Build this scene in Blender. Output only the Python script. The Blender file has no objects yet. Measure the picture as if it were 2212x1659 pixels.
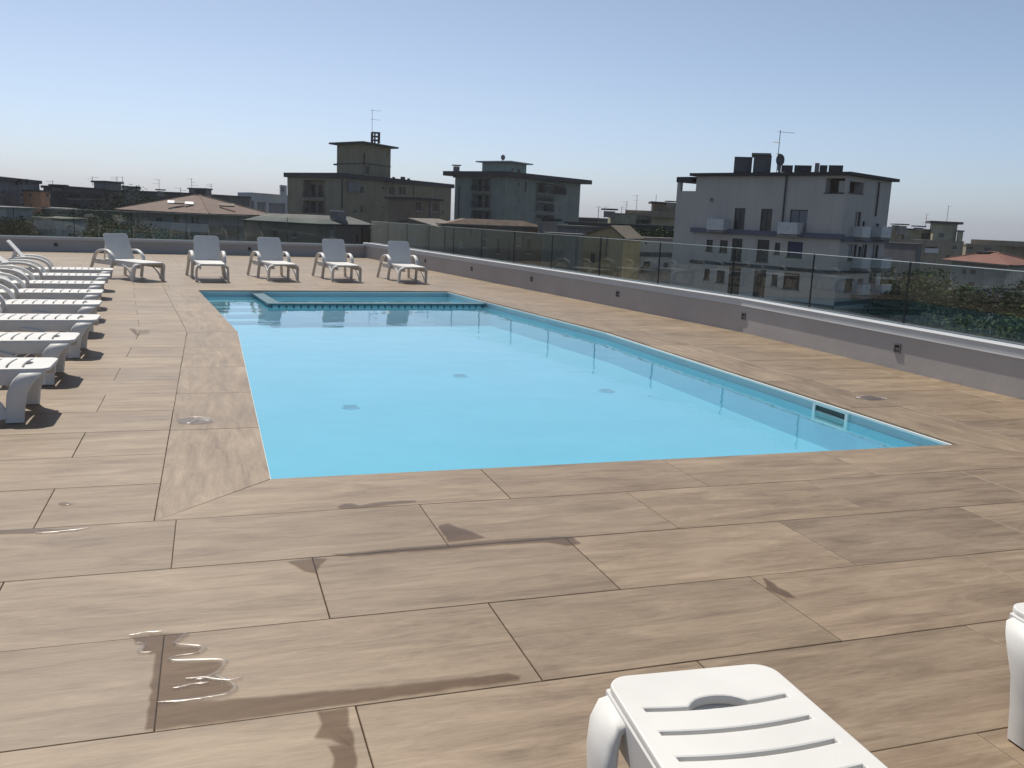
import bpy, bmesh, math, random
from mathutils import Vector, Matrix
random.seed(11)
S = bpy.context.scene
COL = S.collection

# ------------------------------------------------------------------ camera
FPX, PW, PH = 1934.29, 2212.0, 1659.0          # focal length in pixels of a 2212 wide picture
CAMZ = 1.507
RX = Vector((0.94827536, -0.01868883, 0.31689835))
RY = Vector((-0.31468879, -0.18669599, 0.9306533))
RZ = Vector((0.04177083, -0.98223996, -0.18292038))
cd = bpy.data.cameras.new('camera'); cam = bpy.data.objects.new('camera', cd); COL.objects.link(cam)
cd.sensor_width = 36.0; cd.sensor_fit = 'HORIZONTAL'; cd.lens = 36.0 * FPX / PW
cd.clip_start = 0.05; cd.clip_end = 20000
M = Matrix(((RX[0], -RX[1], -RX[2], 0), (RY[0], -RY[1], -RY[2], 0), (RZ[0], -RZ[1], -RZ[2], CAMZ), (0, 0, 0, 1)))
cam.matrix_world = M
S.camera = cam

# ------------------------------------------------------------------ sky, sun, exposure
SUN_EL, SUN_AZ = math.radians(57), math.radians(-10)      # azimuth from +Y, positive towards +X
W = bpy.data.worlds.new('World'); S.world = W; W.use_nodes = True
nt = W.node_tree; nt.nodes.clear()
sky = nt.nodes.new('ShaderNodeTexSky'); sky.sky_type = 'NISHITA'; sky.sun_disc = False
sky.sun_elevation = SUN_EL; sky.sun_rotation = SUN_AZ
sky.altitude = 0; sky.air_density = 1.0; sky.dust_density = 1.0; sky.ozone_density = 1.0
bg = nt.nodes.new('ShaderNodeBackground'); bg.inputs['Strength'].default_value = 0.08
wo = nt.nodes.new('ShaderNodeOutputWorld')
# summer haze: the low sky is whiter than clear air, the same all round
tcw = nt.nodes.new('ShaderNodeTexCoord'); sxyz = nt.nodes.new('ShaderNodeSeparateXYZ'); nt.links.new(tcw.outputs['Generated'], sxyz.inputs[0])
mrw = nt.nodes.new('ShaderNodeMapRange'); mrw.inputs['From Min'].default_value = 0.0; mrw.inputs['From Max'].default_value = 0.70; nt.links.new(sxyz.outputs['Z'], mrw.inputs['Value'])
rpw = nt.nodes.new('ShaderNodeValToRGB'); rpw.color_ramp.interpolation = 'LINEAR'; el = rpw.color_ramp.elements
el[0].position = 0.0; el[0].color = (0.475, 0.565, 0.86, 1); el[1].position = 1.0; el[1].color = (0.35, 0.335, 0.325, 1)  # sky overhead dimmed to deepen the shade below
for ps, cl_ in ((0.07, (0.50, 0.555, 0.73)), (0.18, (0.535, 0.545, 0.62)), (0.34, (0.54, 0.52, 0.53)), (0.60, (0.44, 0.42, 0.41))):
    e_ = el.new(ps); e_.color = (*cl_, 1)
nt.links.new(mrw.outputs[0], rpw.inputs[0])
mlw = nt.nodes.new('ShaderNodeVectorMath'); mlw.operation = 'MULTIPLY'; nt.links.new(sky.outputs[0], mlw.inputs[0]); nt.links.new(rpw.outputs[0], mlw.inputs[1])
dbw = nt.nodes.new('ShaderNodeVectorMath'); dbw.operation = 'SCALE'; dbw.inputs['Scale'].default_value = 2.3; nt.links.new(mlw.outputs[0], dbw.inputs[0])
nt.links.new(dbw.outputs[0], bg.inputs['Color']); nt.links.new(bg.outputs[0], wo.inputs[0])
sl = bpy.data.lights.new('sun', 'SUN'); sl.energy = 4.6; sl.angle = math.radians(0.53); sl.color = (1.0, 0.94, 0.84)
so = bpy.data.objects.new('sun', sl); COL.objects.link(so); so.location = (0, 0, 60)
SD = Vector((math.sin(SUN_AZ) * math.cos(SUN_EL), math.cos(SUN_AZ) * math.cos(SUN_EL), math.sin(SUN_EL)))
so.rotation_euler = SD.to_track_quat('Z', 'Y').to_euler()
S.view_settings.view_transform = 'Standard'; S.view_settings.look = 'None'
S.view_settings.exposure = 0.0; S.view_settings.gamma = 1.0; S.view_settings.use_curve_mapping = False
try:
    S.cycles.max_bounces = 6; S.cycles.volume_bounces = 0; S.cycles.transparent_max_bounces = 16; S.cycles.caustics_reflective = False
except Exception: pass

# ------------------------------------------------------------------ helpers
def ray(px, py):
    c = Vector(((px - PW / 2) / FPX, (py - PH / 2) / FPX, 1.0))
    return Vector((RX.dot(c), RY.dot(c), RZ.dot(c)))
def at(px, py, dist):
    """point on the sight line of a photo position at a horizontal distance"""
    d = ray(px, py); t = dist / math.hypot(d.x, d.y)
    return Vector((d.x * t, d.y * t, CAMZ + d.z * t))
def ground(px, py, z=0.0):
    d = ray(px, py); t = (z - CAMZ) / d.z
    return Vector((d.x * t, d.y * t, z))

def tag(o, label=None, cat=None, group=None, kind=None):
    if label: o['label'] = label
    if cat: o['category'] = cat
    if group: o['group'] = group
    if kind: o['kind'] = kind
    return o
def empty(name, loc=(0, 0, 0), rz=0.0):
    o = bpy.data.objects.new(name, None); COL.objects.link(o)
    o.location = loc; o.rotation_euler = (0, 0, rz); o.empty_display_size = 0.2
    return o
def copy_tree(o, parent=None):
    c = o.copy(); COL.objects.link(c); c.parent = parent
    for ch in [x for x in CHILDREN.get(o.name, [])]:
        k = copy_tree(ch, c); CHILDREN.setdefault(c.name, []).append(k)
    return c
CHILDREN = {}
def link(o, parent=None):
    COL.objects.link(o)
    if parent is not None:
        o.parent = parent; CHILDREN.setdefault(parent.name, []).append(o)
    return o
def inst(name, me, parent, loc=(0, 0, 0), rz=0.0):
    o = bpy.data.objects.new(name, me); link(o, parent); o.location = loc; o.rotation_euler = (0, 0, rz)
    return o

class MB:
    def __init__(s): s.v = []; s.f = []
    def add(s, vs, fs):
        n = len(s.v); s.v += [tuple(p) for p in vs]; s.f += [tuple(i + n for i in f) for f in fs]; return s
    def quad(s, *p): return s.add(p, [tuple(range(len(p)))])
    def hexa(s, b, t):
        n = len(b)
        return s.add(list(b) + list(t), [tuple(range(n - 1, -1, -1)), tuple(range(n, 2 * n))] +
                     [(i, (i + 1) % n, n + (i + 1) % n, n + i) for i in range(n)])
    def box(s, x0, x1, y0, y1, z0, z1):
        return s.hexa([(x0, y0, z0), (x1, y0, z0), (x1, y1, z0), (x0, y1, z0)], [(x0, y0, z1), (x1, y0, z1), (x1, y1, z1), (x0, y1, z1)])
    def prism(s, poly, z0, z1):
        return s.hexa([(p[0], p[1], z0) for p in poly], [(p[0], p[1], z1) for p in poly])
    def tube(s, path, r, n=6):
        path = [Vector(p) for p in path]; rings = []
        for i, p in enumerate(path):
            t = (path[min(i + 1, len(path) - 1)] - path[max(i - 1, 0)]).normalized()
            a = Vector((0, 0, 1)) if abs(t.z) < .9 else Vector((1, 0, 0))
            u = t.cross(a).normalized(); w = t.cross(u)
            rr = r[i] if isinstance(r, (list, tuple)) else r
            rings.append([p + (u * math.cos(2 * math.pi * k / n) + w * math.sin(2 * math.pi * k / n)) * rr for k in range(n)])
        return s.loft(rings)
    def loft(s, rings, cap=True):
        n = len(rings[0]); vs = [p for r in rings for p in r]; fs = []
        for i in range(len(rings) - 1):
            for k in range(n):
                fs.append((i * n + k, i * n + (k + 1) % n, (i + 1) * n + (k + 1) % n, (i + 1) * n + k))
        if cap: fs += [tuple(range(n - 1, -1, -1)), tuple((len(rings) - 1) * n + k for k in range(n))]
        return s.add(vs, fs)
    def ribbon(s, path, wdir, hw, ht, c=0.35):
        """sweep a rounded rectangle: hw half width along wdir, ht half thickness"""
        path = [Vector(p) for p in path]; wdir = Vector(wdir); rings = []
        for i, p in enumerate(path):
            t = (path[min(i + 1, len(path) - 1)] - path[max(i - 1, 0)]).normalized()
            n = wdir.cross(t).normalized()
            a = hw[i] if isinstance(hw, (list, tuple)) else hw
            b = ht[i] if isinstance(ht, (list, tuple)) else ht
            e = min(a, b) * c
            pts = [(a, b - e), (a - e, b), (-a + e, b), (-a, b - e), (-a, -b + e), (-a + e, -b), (a - e, -b), (a, -b + e)]
            rings.append([p + wdir * q[0] + n * q[1] for q in pts])
        return s.loft(rings)
    def mesh(s, name, mat=None, origin=(0, 0, 0), smooth=False, ang=40):
        me = bpy.data.meshes.new(name); o = Vector(origin)
        me.from_pydata([tuple(Vector(p) - o) for p in s.v], [], s.f)
        bm = bmesh.new(); bm.from_mesh(me); bmesh.ops.recalc_face_normals(bm, faces=bm.faces); bm.to_mesh(me); bm.free()
        if mat: me.materials.append(mat)
        if smooth:
            me.polygons.foreach_set('use_smooth', [True] * len(me.polygons)); me.set_sharp_from_angle(angle=math.radians(ang))
        me.update(); return me
    def build(s, name, mat=None, parent=None, origin=(0, 0, 0), smooth=False, loc=None, ang=40):
        o = bpy.data.objects.new(name, s.mesh(name, mat, origin, smooth, ang)); link(o, parent)
        if loc is not None: o.location = loc
        return o

def bez(pts, n=6):
    """smooth a polyline (Catmull-Rom)"""
    P = [Vector(p) for p in pts]; out = []
    for i in range(len(P) - 1):
        a, b, c, d = P[max(i - 1, 0)], P[i], P[i + 1], P[min(i + 2, len(P) - 1)]
        for k in range(n):
            t = k / n
            out.append(0.5 * ((2 * b) + (c - a) * t + (2 * a - 5 * b + 4 * c - d) * t * t + (3 * b - a - 3 * c + d) * t ** 3))
    out.append(P[-1]); return out

def plate(name, outer, holes, thick, bev, mat):
    cu = bpy.data.curves.new(name, 'CURVE'); cu.dimensions = '2D'; cu.fill_mode = 'BOTH'
    for loop in [outer] + holes:
        sp = cu.splines.new('POLY'); sp.points.add(len(loop) - 1); sp.use_cyclic_u = True
        for i, p in enumerate(loop): sp.points[i].co = (p[0], p[1], 0, 1)
    cu.extrude = thick / 2 - bev; cu.bevel_depth = bev; cu.bevel_resolution = 1; cu.offset = -bev
    o = bpy.data.objects.new(name, cu); COL.objects.link(o)
    dg = bpy.context.evaluated_depsgraph_get(); dg.update()
    me = bpy.data.meshes.new_from_object(o.evaluated_get(dg)); me.name = name
    bpy.data.objects.remove(o); bpy.data.curves.remove(cu)
    me.materials.clear(); me.materials.append(mat)
    me.polygons.foreach_set('use_smooth', [True] * len(me.polygons)); me.set_sharp_from_angle(angle=math.radians(35))
    return me

# ------------------------------------------------------------------ materials
def new_mat(name):
    m = bpy.data.materials.new(name); m.use_nodes = True
    n = m.node_tree.nodes; l = m.node_tree.links; n.clear()
    out = n.new('ShaderNodeOutputMaterial'); b = n.new('ShaderNodeBsdfPrincipled'); l.new(b.outputs[0], out.inputs[0])
    return m, n, l, b, out
def ramp(n, stops):
    r = n.new('ShaderNodeValToRGB'); e = r.color_ramp.elements
    while len(e) < len(stops): e.new(0.5)
    for i, (p, c) in enumerate(stops): e[i].position = p; e[i].color = (*c, 1)
    return r
def plain(name, col, rough=0.6, var=0.12, scale=3.0, spec=0.5, metal=0.0, bump=0.0, streak=None):
    m, n, l, b, out = new_mat(name)
    b.inputs['Roughness'].default_value = rough; b.inputs['Metallic'].default_value = metal
    b.inputs['Specular IOR Level'].default_value = spec
    tc = n.new('ShaderNodeTexCoord'); mp = n.new('ShaderNodeMapping'); l.new(tc.outputs['Object'], mp.inputs[0])
    if streak: mp.inputs['Scale'].default_value = streak
    nz = n.new('ShaderNodeTexNoise'); nz.inputs['Scale'].default_value = scale; nz.inputs['Detail'].default_value = 6
    nz.inputs['Roughness'].default_value = 0.6; l.new(mp.outputs[0], nz.inputs['Vector'])
    lo = tuple(c * (1 - var) for c in col); hi = tuple(min(1, c * (1 + var)) for c in col)
    r = ramp(n, [(0.3, lo), (0.7, hi)]); l.new(nz.outputs[0], r.inputs[0]); l.new(r.outputs[0], b.inputs['Base Color'])
    if bump:
        bp = n.new('ShaderNodeBump'); bp.inputs['Strength'].default_value = bump; bp.inputs['Distance'].default_value = 0.02
        nz2 = n.new('ShaderNodeTexNoise'); nz2.inputs['Scale'].default_value = scale * 12; l.new(tc.outputs['Object'], nz2.inputs['Vector'])
        l.new(nz2.outputs[0], bp.inputs['Height']); l.new(bp.outputs[0], b.inputs['Normal'])
    return m
def plaster(name, col, var=0.16):
    """house wall: blotches plus vertical rain streaks"""
    m, n, l, b, out = new_mat(name); b.inputs['Roughness'].default_value = 0.9; b.inputs['Specular IOR Level'].default_value = 0.2
    tc = n.new('ShaderNodeTexCoord')
    a = n.new('ShaderNodeTexNoise'); a.inputs['Scale'].default_value = 0.45; a.inputs['Detail'].default_value = 8; l.new(tc.outputs['Object'], a.inputs['Vector'])
    mp = n.new('ShaderNodeMapping'); mp.inputs['Scale'].default_value = (1.6, 1.6, 0.09); l.new(tc.outputs['Object'], mp.inputs[0])
    s = n.new('ShaderNodeTexNoise'); s.inputs['Scale'].default_value = 1.2; s.inputs['Detail'].default_value = 5; l.new(mp.outputs[0], s.inputs['Vector'])
    ad = n.new('ShaderNodeMath'); ad.operation = 'ADD'; l.new(a.outputs[0], ad.inputs[0]); l.new(s.outputs[0], ad.inputs[1])
    hf = n.new('ShaderNodeMath'); hf.operation = 'MULTIPLY'; hf.inputs[1].default_value = 0.5; l.new(ad.outputs[0], hf.inputs[0])
    r = ramp(n, [(0.32, tuple(c * (1 - var * 1.6) for c in col)), (0.5, col), (0.68, tuple(min(1, c * (1 + var)) for c in col))])
    l.new(hf.outputs[0], r.inputs[0]); l.new(r.outputs[0], b.inputs['Base Color'])
    return m
def tile_mat(name, stuff=False):
    """wood-look porcelain: grain along local X, every tile its own tone and grain"""
    m, n, l, b, out = new_mat(name)
    tc = n.new('ShaderNodeTexCoord'); oi = n.new('ShaderNodeObjectInfo')
    of = n.new('ShaderNodeVectorMath'); of.operation = 'SCALE'; of.inputs[0].default_value = (37.0, 61.0, 13.0); l.new(oi.outputs['Random'], of.inputs['Scale'])
    ad = n.new('ShaderNodeVectorMath'); ad.operation = 'ADD'; l.new(tc.outputs['Object'], ad.inputs[0]); l.new(of.outputs[0], ad.inputs[1])
    def noise(scale, sc, det, rough=0.55, dist=0.0):
        mp = n.new('ShaderNodeMapping'); mp.inputs['Scale'].default_value = sc; l.new(ad.outputs[0], mp.inputs[0])
        z = n.new('ShaderNodeTexNoise'); z.inputs['Scale'].default_value = scale; z.inputs['Detail'].default_value = det
        z.inputs['Roughness'].default_value = rough; z.inputs['Distortion'].default_value = dist; l.new(mp.outputs[0], z.inputs['Vector']); return z
    g1 = noise(2.2, (0.8, 4.5, 1), 8, 0.68, 0.8); g2 = noise(9.0, (0.5, 9.0, 1), 5, 0.6, 0.2); bl = noise(1.5, (1, 1.5, 1), 5)
    mx = n.new('ShaderNodeMath'); mx.operation = 'MULTIPLY_ADD'; l.new(g2.outputs[0], mx.inputs[0]); mx.inputs[1].default_value = 0.28; l.new(g1.outputs[0], mx.inputs[2])
    mx2 = n.new('ShaderNodeMath'); mx2.operation = 'MULTIPLY_ADD'; l.new(bl.outputs[0], mx2.inputs[0]); mx2.inputs[1].default_value = 0.45; l.new(mx.outputs[0], mx2.inputs[2])
    g3 = noise(34.0, (0.5, 3.0, 1), 4, 0.7, 0.3)
    mx3 = n.new('ShaderNodeMath'); mx3.operation = 'MULTIPLY_ADD'; l.new(g3.outputs[0], mx3.inputs[0]); mx3.inputs[1].default_value = 0.32; l.new(mx2.outputs[0], mx3.inputs[2])
    sb = n.new('ShaderNodeMath'); sb.operation = 'SUBTRACT'; l.new(mx3.outputs[0], sb.inputs[0]); sb.inputs[1].default_value = 0.52
    r = ramp(n, [(0.26, (0.132, 0.088, 0.051)), (0.42, (0.196, 0.138, 0.085)), (0.57, (0.250, 0.183, 0.118)), (0.78, (0.330, 0.250, 0.168))])
    l.new(sb.outputs[0], r.inputs[0])
    hs = n.new('ShaderNodeHueSaturation'); l.new(r.outputs[0], hs.inputs['Color'])
    vr = n.new('ShaderNodeMapRange'); vr.inputs['To Min'].default_value = 0.88; vr.inputs['To Max'].default_value = 1.12; l.new(oi.outputs['Random'], vr.inputs['Value']); l.new(vr.outputs[0], hs.inputs['Value'])
    l.new(hs.outputs[0], b.inputs['Base Color'])
    rr = n.new('ShaderNodeMapRange'); rr.inputs['To Min'].default_value = 0.46; rr.inputs['To Max'].default_value = 0.60; l.new(g1.outputs[0], rr.inputs['Value']); l.new(rr.outputs[0], b.inputs['Roughness'])
    b.inputs['Specular IOR Level'].default_value = 0.55
    bp = n.new('ShaderNodeBump'); bp.inputs['Strength'].default_value = 0.10; bp.inputs['Distance'].default_value = 0.004; l.new(g2.outputs[0], bp.inputs['Height']); l.new(bp.outputs[0], b.inputs['Normal'])
    return m
def schlick(n, l, f0, nrm=None):
    """surface reflectance by angle, the same from both sides of a sheet"""
    g = n.new('ShaderNodeNewGeometry'); d = n.new('ShaderNodeVectorMath'); d.operation = 'DOT_PRODUCT'
    l.new(nrm if nrm else g.outputs['Normal'], d.inputs[0]); l.new(g.outputs['Incoming'], d.inputs[1])
    def mth(op, a, b=None):
        x = n.new('ShaderNodeMath'); x.operation = op
        for i, v in enumerate((a, b)):
            if v is None: continue
            if isinstance(v, (int, float)): x.inputs[i].default_value = v
            else: l.new(v, x.inputs[i])
        return x.outputs[0]
    c = mth('ABSOLUTE', d.outputs['Value']); p = mth('POWER', mth('SUBTRACT', 1.0, c), 5.0)
    return mth('ADD', mth('MULTIPLY', p, 1 - f0), f0)
def water_mat():
    m, n, l, b, out = new_mat('pool_water_material'); n.remove(b)
    tc = n.new('ShaderNodeTexCoord')
    a = n.new('ShaderNodeTexNoise'); a.inputs['Scale'].default_value = 2.1; a.inputs['Detail'].default_value = 3; l.new(tc.outputs['Object'], a.inputs['Vector'])
    c = n.new('ShaderNodeTexNoise'); c.inputs['Scale'].default_value = 0.55; c.inputs['Detail'].default_value = 2; l.new(tc.outputs['Object'], c.inputs['Vector'])
    ad = n.new('ShaderNodeMath'); ad.operation = 'MULTIPLY_ADD'; l.new(c.outputs[0], ad.inputs[0]); ad.inputs[1].default_value = 2.0; l.new(a.outputs[0], ad.inputs[2])
    bp = n.new('ShaderNodeBump'); bp.inputs['Strength'].default_value = 0.10; bp.inputs['Distance'].default_value = 0.05; l.new(ad.outputs[0], bp.inputs['Height'])
    tr = n.new('ShaderNodeBsdfTransparent'); tr.inputs[0].default_value = (0.80, 0.95, 0.98, 1)
    gl = n.new('ShaderNodeBsdfGlossy'); gl.inputs['Roughness'].default_value = 0.03; gl.inputs['Color'].default_value = (1, 1, 1, 1); l.new(bp.outputs[0], gl.inputs['Normal'])
    fr = schlick(n, l, 0.02, bp.outputs[0])
    df = n.new('ShaderNodeBsdfDiffuse'); df.inputs[0].default_value = (0.20, 0.64, 0.80, 1)     # light scattered back by the water itself
    vm = n.new('ShaderNodeMixShader'); vm.inputs[0].default_value = 0.27; l.new(tr.outputs[0], vm.inputs[1]); l.new(df.outputs[0], vm.inputs[2])
    mx = n.new('ShaderNodeMixShader'); l.new(fr, mx.inputs[0]); l.new(vm.outputs[0], mx.inputs[1]); l.new(gl.outputs[0], mx.inputs[2]); l.new(mx.outputs[0], out.inputs[0])
    return m
def glass_mat(name, tint, ior=1.45, rough=0.0):
    m, n, l, b, out = new_mat(name); n.remove(b)
    tr = n.new('ShaderNodeBsdfTransparent'); tr.inputs[0].default_value = (*tint, 1)
    gl = n.new('ShaderNodeBsdfGlossy'); gl.inputs['Roughness'].default_value = rough
    fr = schlick(n, l, ((ior - 1) / (ior + 1)) ** 2)
    mx = n.new('ShaderNodeMixShader'); l.new(fr, mx.inputs[0]); l.new(tr.outputs[0], mx.inputs[1]); l.new(gl.outputs[0], mx.inputs[2]); l.new(mx.outputs[0], out.inputs[0])
    return m
def leaf_mat(name, c1, c2):
    m, n, l, b, out = new_mat(name); b.inputs['Roughness'].default_value = 0.85; b.inputs['Specular IOR Level'].default_value = 0.1
    ge = n.new('ShaderNodeNewGeometry'); r = ramp(n, [(0, c1), (1, c2)]); l.new(ge.outputs['Random Per Island'], r.inputs[0]); l.new(r.outputs[0], b.inputs['Base Color'])
    return m

TILE = tile_mat('wood_look_porcelain')
JOINT = plain('dark_joint_bed', (0.085, 0.068, 0.052), 0.9)
PLASTIC = plain('white_resin', (0.675, 0.668, 0.645), 0.5, 0.07, 2.2, 0.32)
PARA = plain('grey_render', (0.47, 0.45, 0.435), 0.85, 0.07, 1.2, 0.3, bump=0.08)
CAP = plain('painted_sheet_metal', (0.54, 0.55, 0.56), 0.35, 0.05, 2.0, 0.5)
ALU = plain('aluminium_channel', (0.30, 0.33, 0.33), 0.4, 0.06, 3, 0.5, 0.4)
DARK = plain('dark_metal', (0.03, 0.03, 0.033), 0.5, 0.1)
GASKET = plain('black_gasket', (0.012, 0.012, 0.013), 0.7, 0.1)
LINER = plain('pool_liner', (0.215, 0.56, 0.70), 0.6, 0.05, 1.5, 0.3)
LINER_P = plain('pool_liner_pale', (0.56, 0.62, 0.64), 0.5, 0.05, 3, 0.4)
RIMW = plain('white_pool_rim', (0.82, 0.82, 0.80), 0.4, 0.03)
TEAL = plain('dark_teal_mosaic', (0.08, 0.17, 0.20), 0.4, 0.2, 9)
PALEBLUE = plain('pale_mosaic', (0.48, 0.66, 0.70), 0.4, 0.08, 9)
WATER = water_mat()
GLASS = glass_mat('balustrade_glass', (0.905, 0.945, 0.935))
WINGLASS = plain('window_glass', (0.018, 0.021, 0.026), 0.12, 0.2, 1.0, 0.5)
FRAME = plain('window_frame', (0.30, 0.30, 0.30), 0.5)
FRAMEW = plain('white_window_frame', (0.55, 0.55, 0.55), 0.5)
SHUT = plain('grey_blind', (0.20, 0.20, 0.22), 0.7, 0.08, 6, streak=(1, 1, 12))
SHUTB_SHADE = plain('brown_shutter_and_recess_shade', (0.07, 0.045, 0.03), 0.7, 0.12, 6, streak=(1, 1, 12))
RAIL = plain('dark_railing', (0.035, 0.035, 0.04), 0.5)
BARE = plain('bare_concrete', (0.22, 0.21, 0.20), 0.9, 0.15, 1.2)
ROOFD = plain('dark_roof_edge', (0.035, 0.036, 0.04), 0.8, 0.15)
GALV = plain('galvanised_mast', (0.16, 0.165, 0.17), 0.5, 0.1, metal=0.3)

# ------------------------------------------------------------------ the terrace bends half way along the pool
VB = 11.3
def uv(u, v, z=0.0):
    if v <= VB: return Vector((u, v, z))
    k = 0.085 + 0.0075 * max(min(u, 8.5), -6)
    t = min((v - VB) / 5.85, 1.0) * 0.115
    return Vector((u - k * (v - VB), v + t * (u - 2.7), z))

PU0, PU1, PV0, PV1 = 0.30, 5.22, 5.03, 17.15        # pool opening in terrace coordinates
CW = 0.60                                           # width of the surround tiles
UL, UR, VN, VF = -9.5, 7.33, -3.0, 29.2             # terrace
RN, RP, TL, GAP = 4.425, 0.625, 1.2, 0.0016
ZW = -0.11                                          # water level

floor = MB()
for u0, u1, v0, v1 in ((UL, PU0 - .012, VN, VF), (PU1 + .012, UR + .02, VN, VF), (PU0 - .012, PU1 + .012, VN, PV0 - .012), (PU0 - .012, PU1 + .012, PV1 + .012, VF)):
    vs = sorted({v0, v1} | {x for x in (VB, 14.2, 17.15, 23.0) if v0 < x < v1})
    for a, b_ in zip(vs, vs[1:]):
        q = [uv(u0, a), uv(u1, a), uv(u1, b_), uv(u0, b_)]
        floor.hexa([(p.x, p.y, -.06) for p in q], [(p.x, p.y, -.016) for p in q])
FLOOR = tag(floor.build('terrace_floor', JOINT), kind='structure')
COPE = tag(empty('pool_surround'), kind='structure')

def tile_poly(q, z1, name='tile', mesh_only=False):
    """bevelled slab from four corners (any quad), origin at its centre"""
    c = sum(q, Vector((0, 0, 0))) / len(q); n = len(q); e = 0.0022
    P = [p - c for p in q]
    def ring(z, sh): return [Vector((p.x - math.copysign(min(sh, abs(p.x)), p.x), p.y - math.copysign(min(sh, abs(p.y)), p.y), z)) for p in P]
    m = MB().loft([ring(-.015, 0), ring(-e, 0), ring(0, e)])
    return m, c
FULL = None
tiles = []
def clip_edges(row_v0, row_v1):
    return None
nrow0 = int(math.floor((VN - RN) / RP)); nrow1 = int(math.ceil((VF - RN) / RP))
CU0, CU1, CV0, CV1 = PU0 - CW + .02, PU1 + CW, RN, PV1 + CW
random.seed(3)
for r in range(nrow0, nrow1):
    v0 = max(RN + r * RP, VN); v1 = min(v0 + RP if v0 > VN else RN + (r + 1) * RP, VF)
    off = (-0.18 if (r % 2) else 0.40)
    spans = [(UL, UR)]
    if v1 > CV0 + .05 and v0 < CV1 - 0.05: spans = [(UL, CU0), (CU1, UR)]
    if v0 < CV1 - .05 and v1 > CV1 + .02: spans.append((CU0, CU1))
    for (s0, s1) in spans:
        k = math.floor((s0 - off) / TL); u = off + k * TL
        while u < s1:
            a, b_ = max(u, s0), min(u + TL, s1); u += TL
            if b_ - a < 0.03: continue
            vv0, vv1 = v0, v1
            if s0 == CU0 or (spans[0][1] == UR and v0 < CV1 < v1 and b_ > CU0 and a < CU1): vv0 = CV1
            tiles.append((a, b_, vv0, vv1))
            if vv0 != v0 and False: pass
# the strip left and right of the last surround row
def quad_of(t, g=GAP):
    a, b_, v0, v1 = t; h = g / 2
    return [uv(a + h, v0 + h), uv(b_ - h, v0 + h), uv(b_ - h, v1 - h), uv(a + h, v1 - h)]
def in_view(q):
    c = sum(q, Vector((0, 0, 0))) / 4
    d = Vector((c.x, c.y, -CAMZ)); z = RX.z * d.x + RY.z * d.y + RZ.z * d.z
    if z < 0.3: return 1e9
    x = (RX.x * d.x + RY.x * d.y + RZ.x * d.z) / z * FPX + PW / 2
    y = (RX.y * d.x + RY.y * d.y + RZ.y * d.z) / z * FPX + PH / 2
    if x < -450 or x > PW + 450 or y > PH + 350: return 1e8 + z
    return z
tiles.sort(key=lambda t: in_view(quad_of(t)))
FULLME = {}
rest = MB()
for i, t in enumerate(tiles):
    g = GAP + random.choice((0, 0, .001, .0015, .003))
    q = quad_of(t, g)
    dz = random.uniform(-.0008, .0008)
    if i < 296:
        full = abs((t[1] - t[0]) - TL) < 1e-6 and abs((t[3] - t[2]) - RP) < 1e-6 and t[3] <= VB + 1e-6
        if full:
            key = round(g, 4)
            if key not in FULLME:
                m, c = tile_poly(q, 0); FULLME[key] = m.mesh('tile', TILE)
            me = FULLME[key]; c = sum(q, Vector((0, 0, 0))) / 4
        else:
            m, c = tile_poly(q, 0); me = m.mesh('tile', TILE)
        inst('tile', me, FLOOR, (c.x, c.y, dz))
    else:
        m, c = tile_poly(q, 0); rest.add([Vector(p) + c + Vector((0, 0, dz)) for p in m.v], m.f)
ro = rest.build('tile_field', TILE, FLOOR); ro['kind'] = 'stuff'

# pool surround: mitred tiles, grain along the edge
def surround(pin, pout, npieces, rz, miter0=True, miter1=True):
    """pin/pout: polyline pairs (u,v) inner and outer; split evenly"""
    (a0, a1), (b0, b1) = pin, pout
    cuts = [0] + [ (k + (0 if npieces < 3 else 0)) / npieces for k in range(1, npieces)] + [1]
    for s, e in zip(cuts, cuts[1:]):
        def L(p, q, t): return (p[0] + (q[0] - p[0]) * t, p[1] + (q[1] - p[1]) * t)
        # square cuts: outer follows inner except at the mitres
        i0, i1 = L(a0, a1, s), L(a0, a1, e)
        o0 = b0 if s == 0 else (i0[0] + (b0[0] - a0[0]) * 0 + nrm[0], i0[1] + nrm[1])
        o1 = b1 if e == 1 else (i1[0] + nrm[0], i1[1] + nrm[1])
        q = [uv(*i0), uv(*i1), uv(*o1), uv(*o0)]
        c = sum(q, Vector((0, 0, 0))) / 4
        q = [p + (c - p).normalized() * 0.0026 for p in q]
        loc = [Matrix.Rotation(-rz, 3, 'Z') @ (p - c) + Vector((0, 0, 0)) for p in q]
        m, cc = tile_poly(loc, 0)
        inst('tile', m.mesh('tile', TILE), COPE, (c.x, c.y, random.uniform(-.0006, .0006)), rz)
I = dict(nl=(PU0, PV0), nr=(PU1, PV0), fl=(PU0, PV1), fr=(PU1, PV1)); O = dict(nl=(CU0, CV0), nr=(CU1, CV0), fl=(CU0, CV1), fr=(CU1, CV1))
nrm = (0, CV0 - PV0); surround((I['nl'], I['nr']), (O['nl'], O['nr']), 4, 0.0)
nrm = (0, CV1 - PV1); surround((I['fl'], I['fr']), (O['fl'], O['fr']), 4, 0.115)
nrm = (CU0 - PU0, 0)
surround(((PU0, PV0), (PU0, VB)), ((CU0, CV0), (CU0, VB)), 5, math.pi / 2); surround(((PU0, VB), (PU0, PV1)), ((CU0, VB), (CU0, CV1)), 5, math.pi / 2 + .09)
nrm = (CU1 - PU1, 0)
surround(((PU1, PV0), (PU1, VB)), ((CU1, CV0), (CU1, VB)), 5, math.pi / 2); surround(((PU1, VB), (PU1, PV1)), ((CU1, VB), (CU1, CV1)), 5, math.pi / 2 + .12)

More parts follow.
